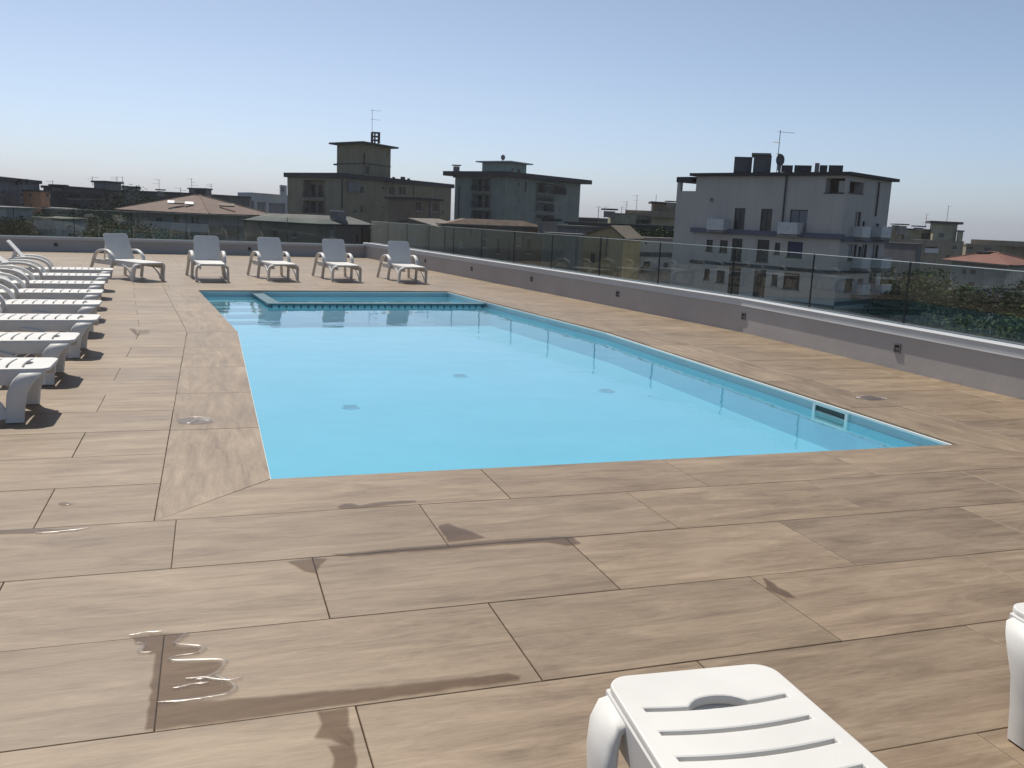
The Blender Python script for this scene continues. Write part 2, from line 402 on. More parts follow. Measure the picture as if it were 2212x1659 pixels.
# ------------------------------------------------------------------ the pool
ZB = -0.42            # the water makes the floor look this shallow
def strip(mb, us, z0, z1):
    pass
basin = MB()
loop = [(PU0, PV0), (PU1, PV0), (PU1, VB), (PU1, 14.2), (PU1, PV1), (PU0, PV1), (PU0, 14.2), (PU0, VB)]
P2 = [uv(*p) for p in loop]
for a, b_ in zip(P2, P2[1:] + P2[:1]):
    basin.quad((a.x, a.y, ZB), (b_.x, b_.y, ZB), (b_.x, b_.y, ZW - .01), (a.x, a.y, ZW - .01))
for s in ((0, 1, 2, 7), (7, 2, 3, 6), (6, 3, 4, 5)):
    basin.quad(*[(P2[k].x, P2[k].y, ZB) for k in s])
BASIN = tag(basin.build('pool_basin', LINER), kind='structure')
band = MB()
for a, b_ in zip(P2, P2[1:] + P2[:1]):
    band.quad((a.x, a.y, ZW - .01), (b_.x, b_.y, ZW - .01), (b_.x, b_.y, -.035), (a.x, a.y, -.035))
band.build('wall_band', LINER_P, BASIN)
# rim: white lip inside the tile edge
def inset_pt(p, d):
    u, v = p
    return (u + (d if u < 2.5 else -d), v + (d if v == PV0 else (-d if v == PV1 else 0)))
rim = MB()
A = [uv(*inset_pt(p, .001)) for p in loop]; B = [uv(*inset_pt(p, .022 if p[0] > 2.5 else .005)) for p in loop]
for k in range(len(loop)):
    j = (k + 1) % len(loop)
    rim.hexa([(A[k].x, A[k].y, -.037), (A[j].x, A[j].y, -.037), (B[j].x, B[j].y, -.037), (B[k].x, B[k].y, -.037)],
             [(A[k].x, A[k].y, -.019), (A[j].x, A[j].y, -.019), (B[j].x, B[j].y, -.019), (B[k].x, B[k].y, -.019)])
rim.build('rim', RIMW, BASIN)
# entry steps in the far left corner
for k in range(4):
    v1 = PV1 - .004; v0 = PV1 - 0.42 * (k + 1); z1 = ZW - .06 - .065 * k
    q = [uv(PU0 + .004, v0), uv(1.28, v0), uv(1.28, v1 if k == 0 else PV1 - .42 * k), uv(PU0 + .004, v1 if k == 0 else PV1 - .42 * k)]
    st = MB().hexa([(p.x, p.y, ZB + .004) for p in q], [(p.x, p.y, z1) for p in q]).build('step', LINER, BASIN)
    q = [uv(PU0 + .006, v0 + .003), uv(1.278, v0 + .003), uv(1.278, v0 + .07), uv(PU0 + .006, v0 + .07)]
    MB().hexa([(p.x, p.y, z1 + .002) for p in q], [(p.x, p.y, z1 + .008) for p in q]).build('step_edge', LINER_P, st)
# shallow basin wall: dark capping, pale blocks under it
KU, KV, KT = 1.29, 15.30, 0.16
def kbox(mb, u0, u1, v0, v1, z0, z1):
    q = [uv(u0, v0), uv(u1, v0), uv(u1, v1), uv(u0, v1)]
    return mb.hexa([(p.x, p.y, z0) for p in q], [(p.x, p.y, z1) for p in q])
DIV = kbox(kbox(MB(), KU, PU1 - .004, KV, KV + KT, ZB + .003, ZW - .012), KU, KU + KT, KV + KT, PV1 - .004, ZB + .003, ZW - .012).build('dividing_wall', LINER, BASIN)
kbox(kbox(MB(), KU - .03, PU1 - .03, KV - .03, KV + KT + .02, ZW + .028, ZW + .062), KU - .03, KU + KT + .02, KV + KT + .02, PV1 - .03, ZW + .028, ZW + .062).build('capping', TEAL, DIV)
kbox(MB(), KU + .005, PU1 - .004, KV + KT, PV1 - .004, ZB + .006, ZW - .16).build('shallow_floor', LINER, BASIN)
kb = kbox(MB(), KU + .02, PU1 - .03, KV + .03, KV + KT - .02, ZW - .012, ZW + .028); kbox(kb, KU + .02, KU + KT - .02, KV + KT, PV1 - .03, ZW - .012, ZW + .028); kb.build('backing', TEAL, DIV)
NB = 31
for k in range(NB):
    a = KU + .05 + (PU1 - KU - .12) * k / NB; w = (PU1 - KU - .12) / NB
    kbox(MB(), a, a + w * .72, KV - .004, KV + .03, ZW - .05, ZW + .028).build('tile', PALEBLUE, DIV)
# water
wm = MB()
Wp = [uv(*p, ZW) for p in loop]
for s in ((0, 1, 2, 7), (7, 2, 3, 6), (6, 3, 4, 5)):
    wm.quad(*[Wp[k] for k in s])
tag(wm.build('pool_water', WATER), kind='structure')
# skimmer in the right wall, floor drains
sk = MB()
x1 = PU1 - .001
for y0, y1, z0, z1 in ((6.24, 6.72, -.052, -.036), (6.24, 6.72, -.20, -.185), (6.24, 6.275, -.185, -.052), (6.685, 6.72, -.185, -.052)):
    sk.box(x1 - .02, x1, y0, y1, z0, z1)
SK = sk.build('skimmer', RIMW, BASIN)
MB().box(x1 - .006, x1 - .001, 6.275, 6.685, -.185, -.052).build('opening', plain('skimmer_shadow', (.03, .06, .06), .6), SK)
MB().box(x1 - .014, x1 - .007, 6.285, 6.675, -.15, -.10).build('flap', ALU, SK)
for (x, y) in [ground(a, c, ZB)[:2] for a, c in ((993, 812), (757, 880), (1310, 845))]:
    m = MB(); n = 20
    m.prism([(x + .10 * math.cos(2 * math.pi * k / n), y + .10 * math.sin(2 * math.pi * k / n)) for k in range(n)], ZB + .002, ZB + .008)
    d = m.build('drain', LINER, BASIN)
    m = MB()
    for k in range(5): m.box(x - .07, x + .07, y - .07 + .032 * k, y - .058 + .032 * k, ZB + .009, ZB + .012)
    m.build('grate', plain('drain_grate', (.13, .40, .50), .6) if 'drain_grate' not in bpy.data.materials else bpy.data.materials['drain_grate'], d)

# ------------------------------------------------------------------ parapets, coping, glass
def run(mb, prof, vs, u=None, far=None):
    """extrude a closed (offset, z) profile along a line of terrace coordinates"""
    rings = []
    for s in vs:
        rings.append([(uv(o, s, z) if far is None else uv(s, far + o, z)) for o, z in prof])
    return mb.loft(rings)
VSR = [VN - .4, 0, 5, 9, VB - .6, VB, VB + .6, 13, 14.2, 15.5, 17.15, 20, 23, 26, VF + .12]
PR = empty('parapet_wall', uv(UR, 6, 0)); tag(PR, 'long low grey parapet wall right of the pool with pale metal capping', 'parapet')
def pbuild(mb, name, mat, par, smooth=False): return mb.build(name, mat, par, par.location, smooth)
pbuild(run(MB(), [(UR, -.06), (UR + .30, -.06), (UR + .30, .34), (UR + .17, .34), (UR + .17, .40), (UR, .40)], VSR), 'wall', PARA, PR)
cuts = [VN - .4] + [x * 3.55 - 1.2 for x in range(1, 9)] + [VF + .16]
for a, b_ in zip(cuts, cuts[1:]):
    vs = sorted({a + .002, b_ - .002} | {x for x in VSR if a + .01 < x < b_ - .01})
    c = run(MB(), [(UR - .022, .385), (UR - .019, .403), (UR - .019, .462), (UR - .025, .48), (UR + .05, .492), (UR + .19, .482), (UR + .19, .385), (UR + .175, .385), (UR + .175, .402), (UR - .008, .402), (UR - .008, .385)], vs)
    pbuild(c, 'capping', CAP, PR)
GR = empty('glass_balustrade', uv(UR + .27, 6, .34)); tag(GR, 'frameless glass balustrade standing on the parapet right of the pool', 'glass railing')
pbuild(run(MB(), [(UR + .22, .342), (UR + .32, .342), (UR + .32, .49), (UR + .285, .49), (UR + .285, .46), (UR + .255, .46), (UR + .255, .49), (UR + .22, .49)], VSR), 'channel', ALU, GR)
pv = -2.6
g0 = 8.36 - 1.75 * 6
edges_v = [g0 + 1.75 * k for k in range(22) if g0 + 1.75 * k < VF + .2]
for a, b_ in zip(edges_v, edges_v[1:]):
    vs = sorted({a + .012, b_ - .012} | {x for x in (VB, 14.2, 17.15) if a + .05 < x < b_ - .05})
    p = pbuild(run(MB(), [(UR + .263, .462), (UR + .277, .462), (UR + .277, 1.19), (UR + .263, 1.19)], vs), 'pane', GLASS, GR)
    e = run(MB(), [(UR + .263, 1.191), (UR + .277, 1.191), (UR + .277, 1.197), (UR + .263, 1.197)], vs)
    pbuild(e, 'polished_edge', plain('glass_edge', (.80, .85, .83), .3) if 'glass_edge' not in bpy.data.materials else bpy.data.materials['glass_edge'], GR)
for a in edges_v:
    pbuild(run(MB(), [(UR + .260, .491), (UR + .280, .491), (UR + .280, 1.186), (UR + .260, 1.186)], [a - .0045, a + .0045]), 'joint_strip', GASKET, GR)
# far parapet
USF = [UL, -6, -3, 0, 3, 6, UR - .002]
PF = empty('parapet_wall', uv(0, VF, 0)); tag(PF, 'low grey parapet wall behind the far row of loungers', 'parapet')
pbuild(run(MB(), [(0, -.06), (.30, -.06), (.30, .33), (0, .33)], USF, far=VF), 'wall', PARA, PF)
cc = [UL, -6.2, -2.7, .8, 4.3, UR - .03]
for a, b_ in zip(cc, cc[1:]):
    pbuild(run(MB(), [(-.03, .331), (.19, .331), (.19, .40), (-.02, .415), (-.03, .405)], [a + .002, b_ - .002], far=VF), 'capping', CAP, PF)
GF = empty('glass_balustrade', uv(0, VF + .25, .33)); tag(GF, 'glass balustrade on the far parapet behind the lounger row', 'glass railing')
pbuild(run(MB(), [(.21, .332), (.29, .332), (.29, .42), (.21, .42)], USF, far=VF), 'channel', ALU, GF)
ue = [UL + 1.75 * k for k in range(10)]
for a, b_ in zip(ue, ue[1:]):
    pbuild(run(MB(), [(.243, .421), (.257, .421), (.257, 1.2), (.243, 1.2)], [a + .012, b_ - .012], far=VF), 'pane', GLASS, GF)
    pbuild(run(MB(), [(.243, 1.201), (.257, 1.201), (.257, 1.207), (.243, 1.207)], [a + .012, b_ - .012], far=VF), 'polished_edge', bpy.data.materials['glass_edge'], GF)
    pbuild(run(MB(), [(.24, .421), (.26, .421), (.26, 1.196), (.24, 1.196)], [a - .008, a + .008], far=VF), 'joint_strip', GASKET, GF)
# recessed lights in the parapets
lm = MB()
for y0, y1, z0, z1 in ((-.05, .05, .037, .05), (-.05, .05, -.05, -.037), (-.05, -.037, -.037, .037), (.037, .05, -.037, .037)): lm.box(-.012, 0, y0, y1, z0, z1)
LF = lm.mesh('bezel', plain('bezel_grey', (.16, .155, .15), .6))
LI = MB().box(-.004, -.001, -.037, .037, -.037, .037).mesh('recess', GASKET)
LL = MB().box(-.009, -.0042, -.028, .028, -.02, .012).mesh('lens', plain('lamp_lens', (.14, .13, .12), .3))
order = ['nearest to the camera', 'second from the camera', 'third from the camera', 'fourth from the camera', 'fifth from the camera', 'sixth from the camera']
for k in range(6):
    v = 8.1 + 3.12 * k; p = uv(UR - .001, v, .235); p2 = uv(UR - .001, v + .1, .235)
    t = empty('wall_light', p, math.atan2(p2.y - p.y, p2.x - p.x) - math.pi / 2)
    tag(t, 'small square recessed light in the right parapet, ' + order[k], 'wall light', 'recessed lights along the parapets')
    for nm, me in (('bezel', LF), ('recess', LI), ('lens', LL)): inst(nm, me, t)
for u, wh in ((-3.05, 'behind the left angled lounger'), (3.1, 'between the third and fourth far loungers')):
    p = uv(u, VF - .001, .2); t = empty('wall_light', p, math.pi / 2)
    tag(t, 'small recessed light in the far parapet ' + wh, 'wall light', 'recessed lights along the parapets')
    for nm, me in (('bezel', LF), ('recess', LI), ('lens', LL)): inst(nm, me, t)
# the hotel under the terrace
hb = MB()
oc = [uv(UL, VN - .4), uv(UR + .30, VN - .4), uv(UR + .30, VB), uv(UR + .30, 17.15), uv(UR + .30, VF + .30), uv(UL, VF + .30)]
for a, b_ in zip(oc, oc[1:] + oc[:1]): hb.quad((a.x, a.y, -15), (b_.x, b_.y, -15), (b_.x, b_.y, -.07), (a.x, a.y, -.07))
tag(hb.build('hotel_building', PARA), 'grey hotel block carrying the pool terrace', 'building')

# ------------------------------------------------------------------ sun loungers
def arc_loop(pts): return pts
def rrect(x0, x1, h0, h1, r0, r1, n=6):
    """rounded trapezoid in (x, y): half width h0 at x0 (rear), h1 at x1 (foot)"""
    P = []
    for cx, cy, r, a0 in ((x1 - r1, h1 - r1, r1, 0), (x0 + r0, h0 - r0, r0, 90), (x0 + r0, -h0 + r0, r0, 180), (x1 - r1, -h1 + r1, r1, 270)):
        for k in range(n + 1):
            a = math.radians(a0 + 90 * k / n); P.append((cx + r * math.cos(a), cy + r * math.sin(a)))
    return P
def slot(x, hl, w=0.0065, bow=0.016, hand=False, n=8):
    top = []; bot = []
    for k in range(n + 1):
        y = -hl + 2 * hl * k / n; b = -bow * (1 - (y / hl) ** 2)
        bot.append((x + b - w, y)); e = 0
        if hand and abs(y) < .075: e = .040 * math.sqrt(max(0, 1 - (y / .075) ** 2))
        top.append((x + b + w + e, y))
    if hand:
        top = []
        for k in range(25):
            y = -hl + 2 * hl * k / 24; b = -bow * (1 - (y / hl) ** 2); e = .040 * math.sqrt(max(0, 1 - (y / .07) ** 2)) if abs(y) < .07 else 0
            top.append((x + b + w + e, y))
    return top + bot[::-1]
seat_holes = [slot(-.165 - .1 * k, .19 + .003 * k, hand=(k == 0)) for k in range(11)]
SEAT = plate('seat', rrect(-1.27, 0, .275, .235, .03, .06), seat_holes, .026, .006, PLASTIC)
BACKP = plate('backrest', rrect(0, .575, .265, .25, .03, .06), [], .02, .006, PLASTIC)
def side_path(s, x0=-.03, x1=-1.80, z=.317): return [(x0 + (x1 - x0) * t, s * (.228 + .04 * min(1, t * 1.4)), z) for t in (0, .1, .25, .5, .75, 1)]
def lounger_meshes():
    d = {}
    for s in (-1, 1):
        m = MB()
        m.ribbon(side_path(s, z=.298), (0, 0, 1), .048, .011)
        d['rail', s] = m.mesh('side_rail', PLASTIC, smooth=True)
        p = bez([(-1.06, s * .325, 0.012), (-1.0, s * .318, .20), (-.93, s * .312, .36), (-1.0, s * .312, .475), (-1.16, s * .314, .535), (-1.40, s * .318, .53), (-1.60, s * .325, .45), (-1.72, s * .345, .25), (-1.82, s * .375, 0.012)], 4)
        m = MB().ribbon(p, (0, 1, 0), [.030 if i < 8 or i > 26 else .036 for i in range(len(p))], .019, .5)
        d['arm', s] = m.mesh('armrest', PLASTIC, smooth=True, ang=50)
        pb = bez([(-.275, s * .300, .03), (-.305, s * .292, .12), (-.40, s * .282, .20), (-.52, s * .276, .255), (-.66, s * .272, .278)], 4)
        d['brace', s] = MB().ribbon(pb, (0, 1, 0), .012, [.030 - .001 * k for k in range(len(pb))], .5).mesh('brace', PLASTIC, smooth=True)
        m = MB().ribbon([(-.98, s * .262, .305), (-.98, s * .300, .305)], (1, 0, 0), .03, .02); m.ribbon([(-1.655, s * .262, .31), (-1.655, s * .318, .33)], (1, 0, 0), .03, .02)
        d['brk', s] = m.mesh('bracket', PLASTIC, smooth=True)
    half = [(.304, .006, -.212), (.302, .10, -.204), (.299, .20, -.19), (.294, .258, -.165), (.280, .298, -.138), (.257, .320, -.112), (.225, .328, -.105), (.12, .328, -.10)]
    P_ = [(x, -y, z) for y, z, x in half] + [(-.10, 0, .328)] + [(x, y, z) for y, z, x in half[::-1]]
    hw_ = [.056, .058, .062, .066, .070, .072, .070, .068]; ht_ = [.019, .019, .020, .020, .019, .016, .010, .008]
    m = MB().ribbon(P_, (1, 0, 0), hw_ + [.068] + hw_[::-1], ht_ + [.008] + ht_[::-1], .6)
    d['front'] = m.mesh('leg_frame', PLASTIC, smooth=True, ang=50)
    m = MB().box(-1.0, -.96, -.262, .262, .292, .312); m.box(-1.675, -1.635, -.262, .262, .292, .312); m.box(-.56, -.53, -.235, .235, .296, .318)
    d['cross'] = m.mesh('cross_bar', PLASTIC)
    m = MB().ribbon([(0, -.225, 0), (0, -.225, -.36)], (1, 0, 0), .018, .012); m.ribbon([(0, .225, 0), (0, .225, -.36)], (1, 0, 0), .018, .012); m.box(-.015, .015, -.225, .225, -.36, -.34)
    d['strut'] = m.mesh('support_strut', PLASTIC)
    return d
LM = lounger_meshes()
def lounger(loc, rz, back_deg, label, group):
    t = empty('sun_lounger', loc, rz); tag(t, label, 'sun lounger', group)
    o = inst('seat', SEAT, t, (0, 0, .350))
    for s in (-1, 1):
        inst('side_rail', LM['rail', s], t); a = inst('armrest', LM['arm', s], t); inst('bracket', LM['brk', s], t); inst('brace', LM['brace', s], t)
    inst('leg_frame', LM['front'], t); inst('cross_bar', LM['cross'], t)
    b = inst('backrest', BACKP, t, (-1.19, 0, .345)); ba = math.radians(back_deg)
    b.rotation_euler = (0, ba - math.pi, 0)          # local +X points up and back
    s = inst('support_strut', LM['strut'], t, (-1.19 - .40 * math.cos(ba), 0, .33 + .40 * math.sin(ba)))
    s.rotation_euler = (0, math.radians(14), 0)
    return t
row_y = [6.68, 8.05, 9.44, 10.88, 12.26, 13.61, 15.06, 16.40]
row_x = [-1.06, -1.08, -1.06, -1.19, -1.31, -1.42, -1.49, -1.57]
wh = ['nearest to the camera', 'second from the camera', 'third from the camera', 'fourth from the camera', 'fifth from the camera', 'fourth from the far end', 'next to the farthest', 'farthest from the camera']
wh[5] = 'sixth from the camera'
for k in range(8):
    rot = 0 if k < 3 else math.radians(2 + 1.0 * (k - 3))
    lounger((row_x[k], row_y[k] + .26, 0), rot + math.radians(random.uniform(-.8, .8)), (46, 44, 45, 43, 46, 44, 38, 52)[k],
            'white plastic sun lounger in the left poolside row, ' + wh[k], 'sun loungers along the left side of the pool')
far = [(-1.04, 18.55, -58, 63, 'white plastic sun lounger turned at an angle, leftmost of the far row'),
       (.05, 18.62, -85, 63, 'white plastic sun lounger, second from left of the far row'),
       (1.47, 19.10, -80, 62, 'white plastic sun lounger in the middle of the far row'),
       (2.78, 19.20, -84, 63, 'white plastic sun lounger, second from right of the far row'),
       (4.20, 19.14, -86, 64, 'white plastic sun lounger, rightmost of the far row beside the parapet corner')]
for x, y, a, b_, lb in far: lounger((x, y, 0), math.radians(a), b_, lb, 'sun loungers behind the pool')
lounger((1.168, 1.90, 0), math.radians(86), 35, 'white slotted lounger foot end in the foreground, nearest to the camera', 'sun loungers in the foreground')
lounger((2.615, 2.02, 0), math.radians(87), 35, 'white lounger cut off by the right edge of the picture', 'sun loungers in the foreground')
# ------------------------------------------------------------------ ground, sea
GZ = -15.0
def disc(name, r, z, mat, n=64, cx=0, cy=0):
    return tag(MB().quad(*[(cx + r * math.cos(2 * math.pi * k / n), cy + r * math.sin(2 * math.pi * k / n), z) for k in range(n)]).build(name, mat), kind='structure')
disc('ground', 2500, GZ, plain('town_ground', (0.075, 0.075, 0.06), 0.95, 0.35, 0.05))
sd = ray(2300, 500); sdv = Vector((sd.x, sd.y, 0)).normalized(); sp_ = Vector((-sdv.y, sdv.x, 0))
c0 = sdv * 420
tag(MB().quad(*[(p.x, p.y, GZ + .05) for p in (c0 - sp_ * 1500, c0 + sdv * 1450 - sp_ * 1500, c0 + sdv * 1450 + sp_ * 700, c0 + sdv * 700 + sp_ * 450, c0 + sp_ * 120)]).build('sea', plain('sea_water', (0.05, 0.09, 0.12), 0.25, 0.15, 0.01)), kind='structure')

# ------------------------------------------------------------------ buildings
def Z(x0, y0, k): return lambda x, y: (x0 + k * x, y0 + k * y)
ZA = Z(0, 368.65, .16666); ZB_ = Z(221.2, 368.65, .18666); ZC = Z(619.3, 280.2, .16666); ZD = Z(973.2, 324.4, .18666)
ZE = Z(1253.4, 412.9, .15109); ZF = Z(1880.1, 442.4, .19999); Z4 = Z(1400.9, 265.4, .26665)

class House:
    """block with two visible faces: left corner A, near corner B, right corner C"""
    def __init__(s, name, label, zf, A, B, C, wall, z0=GZ, cat='building', group=None):
        s.zf = zf; s.A = s.xy(A); s.B = s.xy(B); s.C = s.xy(C); s.D = s.A + s.C - s.B
        s.ztop = at(*zf(B[0], B[1]), B[2]).z; s.z0 = z0; s.wall = wall
        s.root = empty(name, (s.B.x, s.B.y, z0)); tag(s.root, label, cat, group)
        s.faces = {0: (s.A, s.B), 1: (s.B, s.C)}; s.op = {0: [], 1: []}; s.extra = MB()
    def xy(s, P): p = at(*s.zf(P[0], P[1]), P[2]); return Vector((p.x, p.y, 0))
    def uz(s, f, x, y):
        P, Q = s.faces[f]; d = (Q - P); n = Vector((d.y, -d.x, 0)).normalized(); r = ray(*s.zf(x, y))
        t = n.dot(P) / n.dot(r); p = r * t; return (Vector((p.x, p.y, 0)) - P).dot(d.normalized()), p.z + CAMZ
    def pt(s, f, u, z, o=0.0):
        P, Q = s.faces[f]; d = (Q - P).normalized(); n = Vector((d.y, -d.x, 0)); p = P + d * u + n * o; return Vector((p.x, p.y, z))
    def rect(s, f, r):
        u0, z1 = s.uz(f, r[0], r[1]); u1, z0 = s.uz(f, r[2], r[3]); L = (s.faces[f][1] - s.faces[f][0]).length
        return max(min(u0, u1), .15), max(z0, s.z0 + .2), min(max(u0, u1), L - .15), min(z1, s.ztop - .1)
    def hexb(s, mb, f, u0, u1, z0, z1, o0, o1):
        return mb.hexa([s.pt(f, u0, z0, o0), s.pt(f, u1, z0, o0), s.pt(f, u1, z0, o1), s.pt(f, u0, z0, o1)], [s.pt(f, u0, z1, o0), s.pt(f, u1, z1, o0), s.pt(f, u1, z1, o1), s.pt(f, u0, z1, o1)])
    def part(s, mb, name, mat, par=None): 
        o = mb.build(name, mat, par or s.root, s.root.location); return o
    def window(s, f, r, kind='win', depth=.16, pane=None, frame=None, mull=1, px=True):
        u0, z0, u1, z1 = s.rect(f, r) if px else r
        if u1 - u0 < .2 or z1 - z0 < .2: return
        s.op[f].append((u0, z0, u1, z1, depth))
        if kind == 'void': return
        w = .06; fm = MB(); o1 = -depth + .07; o0 = -depth + .01
        for a, b, c, d in ((u0, u1, z1 - w, z1), (u0, u1, z0, z0 + w), (u0, u0 + w, z0 + w, z1 - w), (u1 - w, u1, z0 + w, z1 - w)): s.hexb(fm, f, a, b, c, d, o0, o1)
        for k in range(1, mull + 1 if u1 - u0 > 1.0 else 1):
            m = u0 + (u1 - u0) * k / (mull + 1); s.hexb(fm, f, m - .03, m + .03, z0 + w, z1 - w, o0, o1 - .01)
        s.hexb(fm, f, u0 - .06, u1 + .06, z0 - .07, z0 - .004, -.02, .07)
        fo = s.part(fm, 'window', frame or FRAME)
        s.part(s.hexb(MB(), f, u0 + w, u1 - w, z0 + w, z1 - w, o0 + .01, o0 + .03), 'pane', pane or WINGLASS, fo)
    def loggia(s, f, r, depth=1.3, px=True, rail='bars', wins=2, shutter=None):
        u0, z0, u1, z1 = s.rect(f, r) if px else r
        s.op[f].append((u0, z0, u1, z1, depth)); W_ = u1 - u0
        for k in range(wins):
            a = u0 + W_ * (k + .2) / wins; b = u0 + W_ * (k + .8) / wins
            fm = MB(); s.hexb(fm, f, a - .06, b + .06, z0 + .02, z0 + min(2.25, z1 - z0 - .15), -depth + .01, -depth + .05)
            fo = s.part(fm, 'window', FRAME); s.part(s.hexb(MB(), f, a, b, z0 + .08, z0 + min(2.2, z1 - z0 - .2), -depth + .052, -depth + .07), 'pane', shutter if (shutter and k % 2) else WINGLASS, fo)
        if rail: s.balcony(f, u0 - .05, u1 + .05, z0, .25, rail)
    def balcony(s, f, u0, u1, z, out=1.1, rail='bars', mat=None, h=1.0, pm=None):
        b = s.part(s.hexb(MB(), f, u0, u1, z - .16, z, .004, out), 'balcony', mat or BARE)
        m = MB()
        if rail == 'panel':
            s.hexb(m, f, u0, u1, z + .06, z + h, out - .07, out - .01); s.hexb(m, f, u0, u0 + .06, z + .06, z + h, .01, out - .07); s.hexb(m, f, u1 - .06, u1, z + .06, z + h, .01, out - .07)
            s.part(m, 'railing', pm or FRAMEW, b)
        else:
            s.hexb(m, f, u0, u1, z + h - .05, z + h, out - .06, out - .01); s.hexb(m, f, u0, u1, z + .05, z + .09, out - .06, out - .01)
            n = max(3, int((u1 - u0) / .17))
            for k in range(n + 1): a = u0 + (u1 - u0 - .03) * k / n; s.hexb(m, f, a, a + .03, z + .09, z + h - .05, out - .05, out - .02)
            s.part(m, 'railing', RAIL, b)
    def finish(s, roof=None, over=.5, thick=.3, rmat=None, parapet=0, gable=False):
        m = MB()
        for f in (0, 1):
            P, Q = s.faces[f]; L = (Q - P).length; ops = s.op[f]
            us = sorted({0, L} | {o[0] for o in ops} | {o[2] for o in ops}); zs = sorted({s.z0, s.ztop} | {o[1] for o in ops} | {o[3] for o in ops})
            for a, b in zip(us, us[1:]):
                for c, d in zip(zs, zs[1:]):
                    if any(o[0] <= (a + b) / 2 <= o[2] and o[1] <= (c + d) / 2 <= o[3] for o in ops): continue
                    m.quad(s.pt(f, a, c), s.pt(f, b, c), s.pt(f, b, d), s.pt(f, a, d))
            for u0, z0, u1, z1, dp in ops:
                i = [s.pt(f, u0, z0, -dp), s.pt(f, u1, z0, -dp), s.pt(f, u1, z1, -dp), s.pt(f, u0, z1, -dp)]; o = [s.pt(f, u0, z0), s.pt(f, u1, z0), s.pt(f, u1, z1), s.pt(f, u0, z1)]
                for k in range(4): j = (k + 1) % 4; m.quad(o[k], o[j], i[j], i[k])
                m.quad(*i)
        c, d, a = s.C, s.D, s.A
        for p, q in ((c, d), (d, a)): m.quad((p.x, p.y, s.z0), (q.x, q.y, s.z0), (q.x, q.y, s.ztop), (p.x, p.y, s.ztop))
        s.part(m, 'wall', s.wall)
        if thick:
            cen = (s.A + s.B + s.C + s.D) / 4
            def ex(e): 
                out = []
                a1 = (s.A - s.B).normalized() * e; a2 = (s.C - s.B).normalized() * e
                return [s.A + a1 - a2, s.B - a1 - a2, s.C - a1 + a2, s.D + a1 + a2]
            s.roof = s.part(MB().prism([(p.x, p.y) for p in ex(over)], s.ztop + .003, s.ztop + thick), 'roof', rmat or ROOFD)
            s.zr = s.ztop + thick
            return s.roof
    def ledge(s, f, x, y, h, out, mat, name='ledge'):
        L = (s.faces[f][1] - s.faces[f][0]).length
        z = s.uz(f, x, y)[1]; s.part(s.hexb(MB(), f, -.02 if f == 0 else .0, L + (out if f == 0 else .02), z - h / 2, z + h / 2, .004, out), name, mat)
    def pipe(s, f, x, y0, y1, r=.07, mat=None):
        u, z0 = s.uz(f, x, y0); _, z1 = s.uz(f, x, y1); z0 = min(z0, s.ztop)
        s.part(MB().tube([s.pt(f, u, z0, .12), s.pt(f, u, z1, .12)], r), 'downpipe', mat or DARK)

def block(name, label, cat, zf, x0, x1, ytop, ybot, dist, depth, mat, turn=0.0):
    """free-standing box seen roughly square on, sitting on something; returns root"""
    a = at(*zf(x0, ybot), dist); b = at(*zf(x1, ybot), dist); zt = at(*zf((x0 + x1) / 2, ytop), dist).z; z0 = (a.z + b.z) / 2
    d = (b - a); d.z = 0; n = Vector((-d.y, d.x, 0)).normalized() * depth
    q = [a, b, b + n, a + n]; return q, z0, zt
def roofbox(parent, name, mat, zf, x0, x1, ytop, ybot, dist, depth, sink=.3, origin=None, cap=None):
    q, z0, zt = block(name, None, None, zf, x0, x1, ytop, ybot, dist, depth, mat)
    o = MB().prism([(p.x, p.y) for p in q], z0 - sink, zt).build(name, mat, parent, parent.location if parent.type == 'EMPTY' else origin)
    return o

ANT = {}
def antenna(zf, x, ybase, ytop, dist, label, arms=3, dish=False, spread=.8, sink=.4):
    b = at(*zf(x, ybase), dist); t = at(*zf(x, ytop), dist); H = t.z - b.z
    e = empty('tv_antenna', (b.x, b.y, b.z - sink)); tag(e, label, 'antenna', 'rooftop antennas')
    MB().tube([(0, 0, 0), (0, 0, H + sink)], max(.03, dist * .00022), 5).build('mast', GALV, e)
    rd = random.Random(int(x * 7 + dist))
    for k in range(arms):
        z = H + sink - .15 - k * H * .28; a = rd.uniform(-.5, .5) + .35; L = spread * rd.uniform(.8, 1.2); c, s_ = math.cos(a), math.sin(a); r = max(.015, dist * .00013)
        m = MB(); side = rd.choice((-1, 1)); o = L * .35 * side
        m.tube([((-L / 2 + o) * c, (-L / 2 + o) * s_, z), ((L / 2 + o) * c, (L / 2 + o) * s_, z)], r, 4)
        for j in range(6):
            p = -L / 2 + o + L * (j + .5) / 6; q = .22 * (1 - j * .05); m.tube([(p * c - s_ * q, p * s_ + c * q, z), (p * c + s_ * q, p * s_ - c * q, z)], r * .7, 4)
        m.build('aerial', GALV, e)
    return e
def dish(zf, x, y, dist, r, label):
    c = at(*zf(x, y), dist); e = empty('satellite_dish', (c.x, c.y, c.z - r - .35)); tag(e, label, 'satellite dish')
    MB().tube([(0, 0, 0), (0, 0, r + .35)], .05, 6).build('post', GALV, e)
    m = MB(); rings = []
    for k in range(5):
        rr = r * k / 4 + .01; rings.append([(rr * math.cos(2 * math.pi * j / 16) * .85, -.12 - .25 * r * (1 - (k / 4) ** 2) * -1 - .1, r + .35 + rr * math.sin(2 * math.pi * j / 16)) for j in range(16)])
    m.loft(rings, cap=False); m.build('reflector', plain('dish_grey', (.10, .10, .11), .5) if 'dish_grey' not in bpy.data.materials else bpy.data.materials['dish_grey'], e, smooth=True)
    MB().tube([(0, -.1, r + .1), (0, -.1 - r * .9, r + .35)], .03, 5).build('feed_arm', GALV, e)
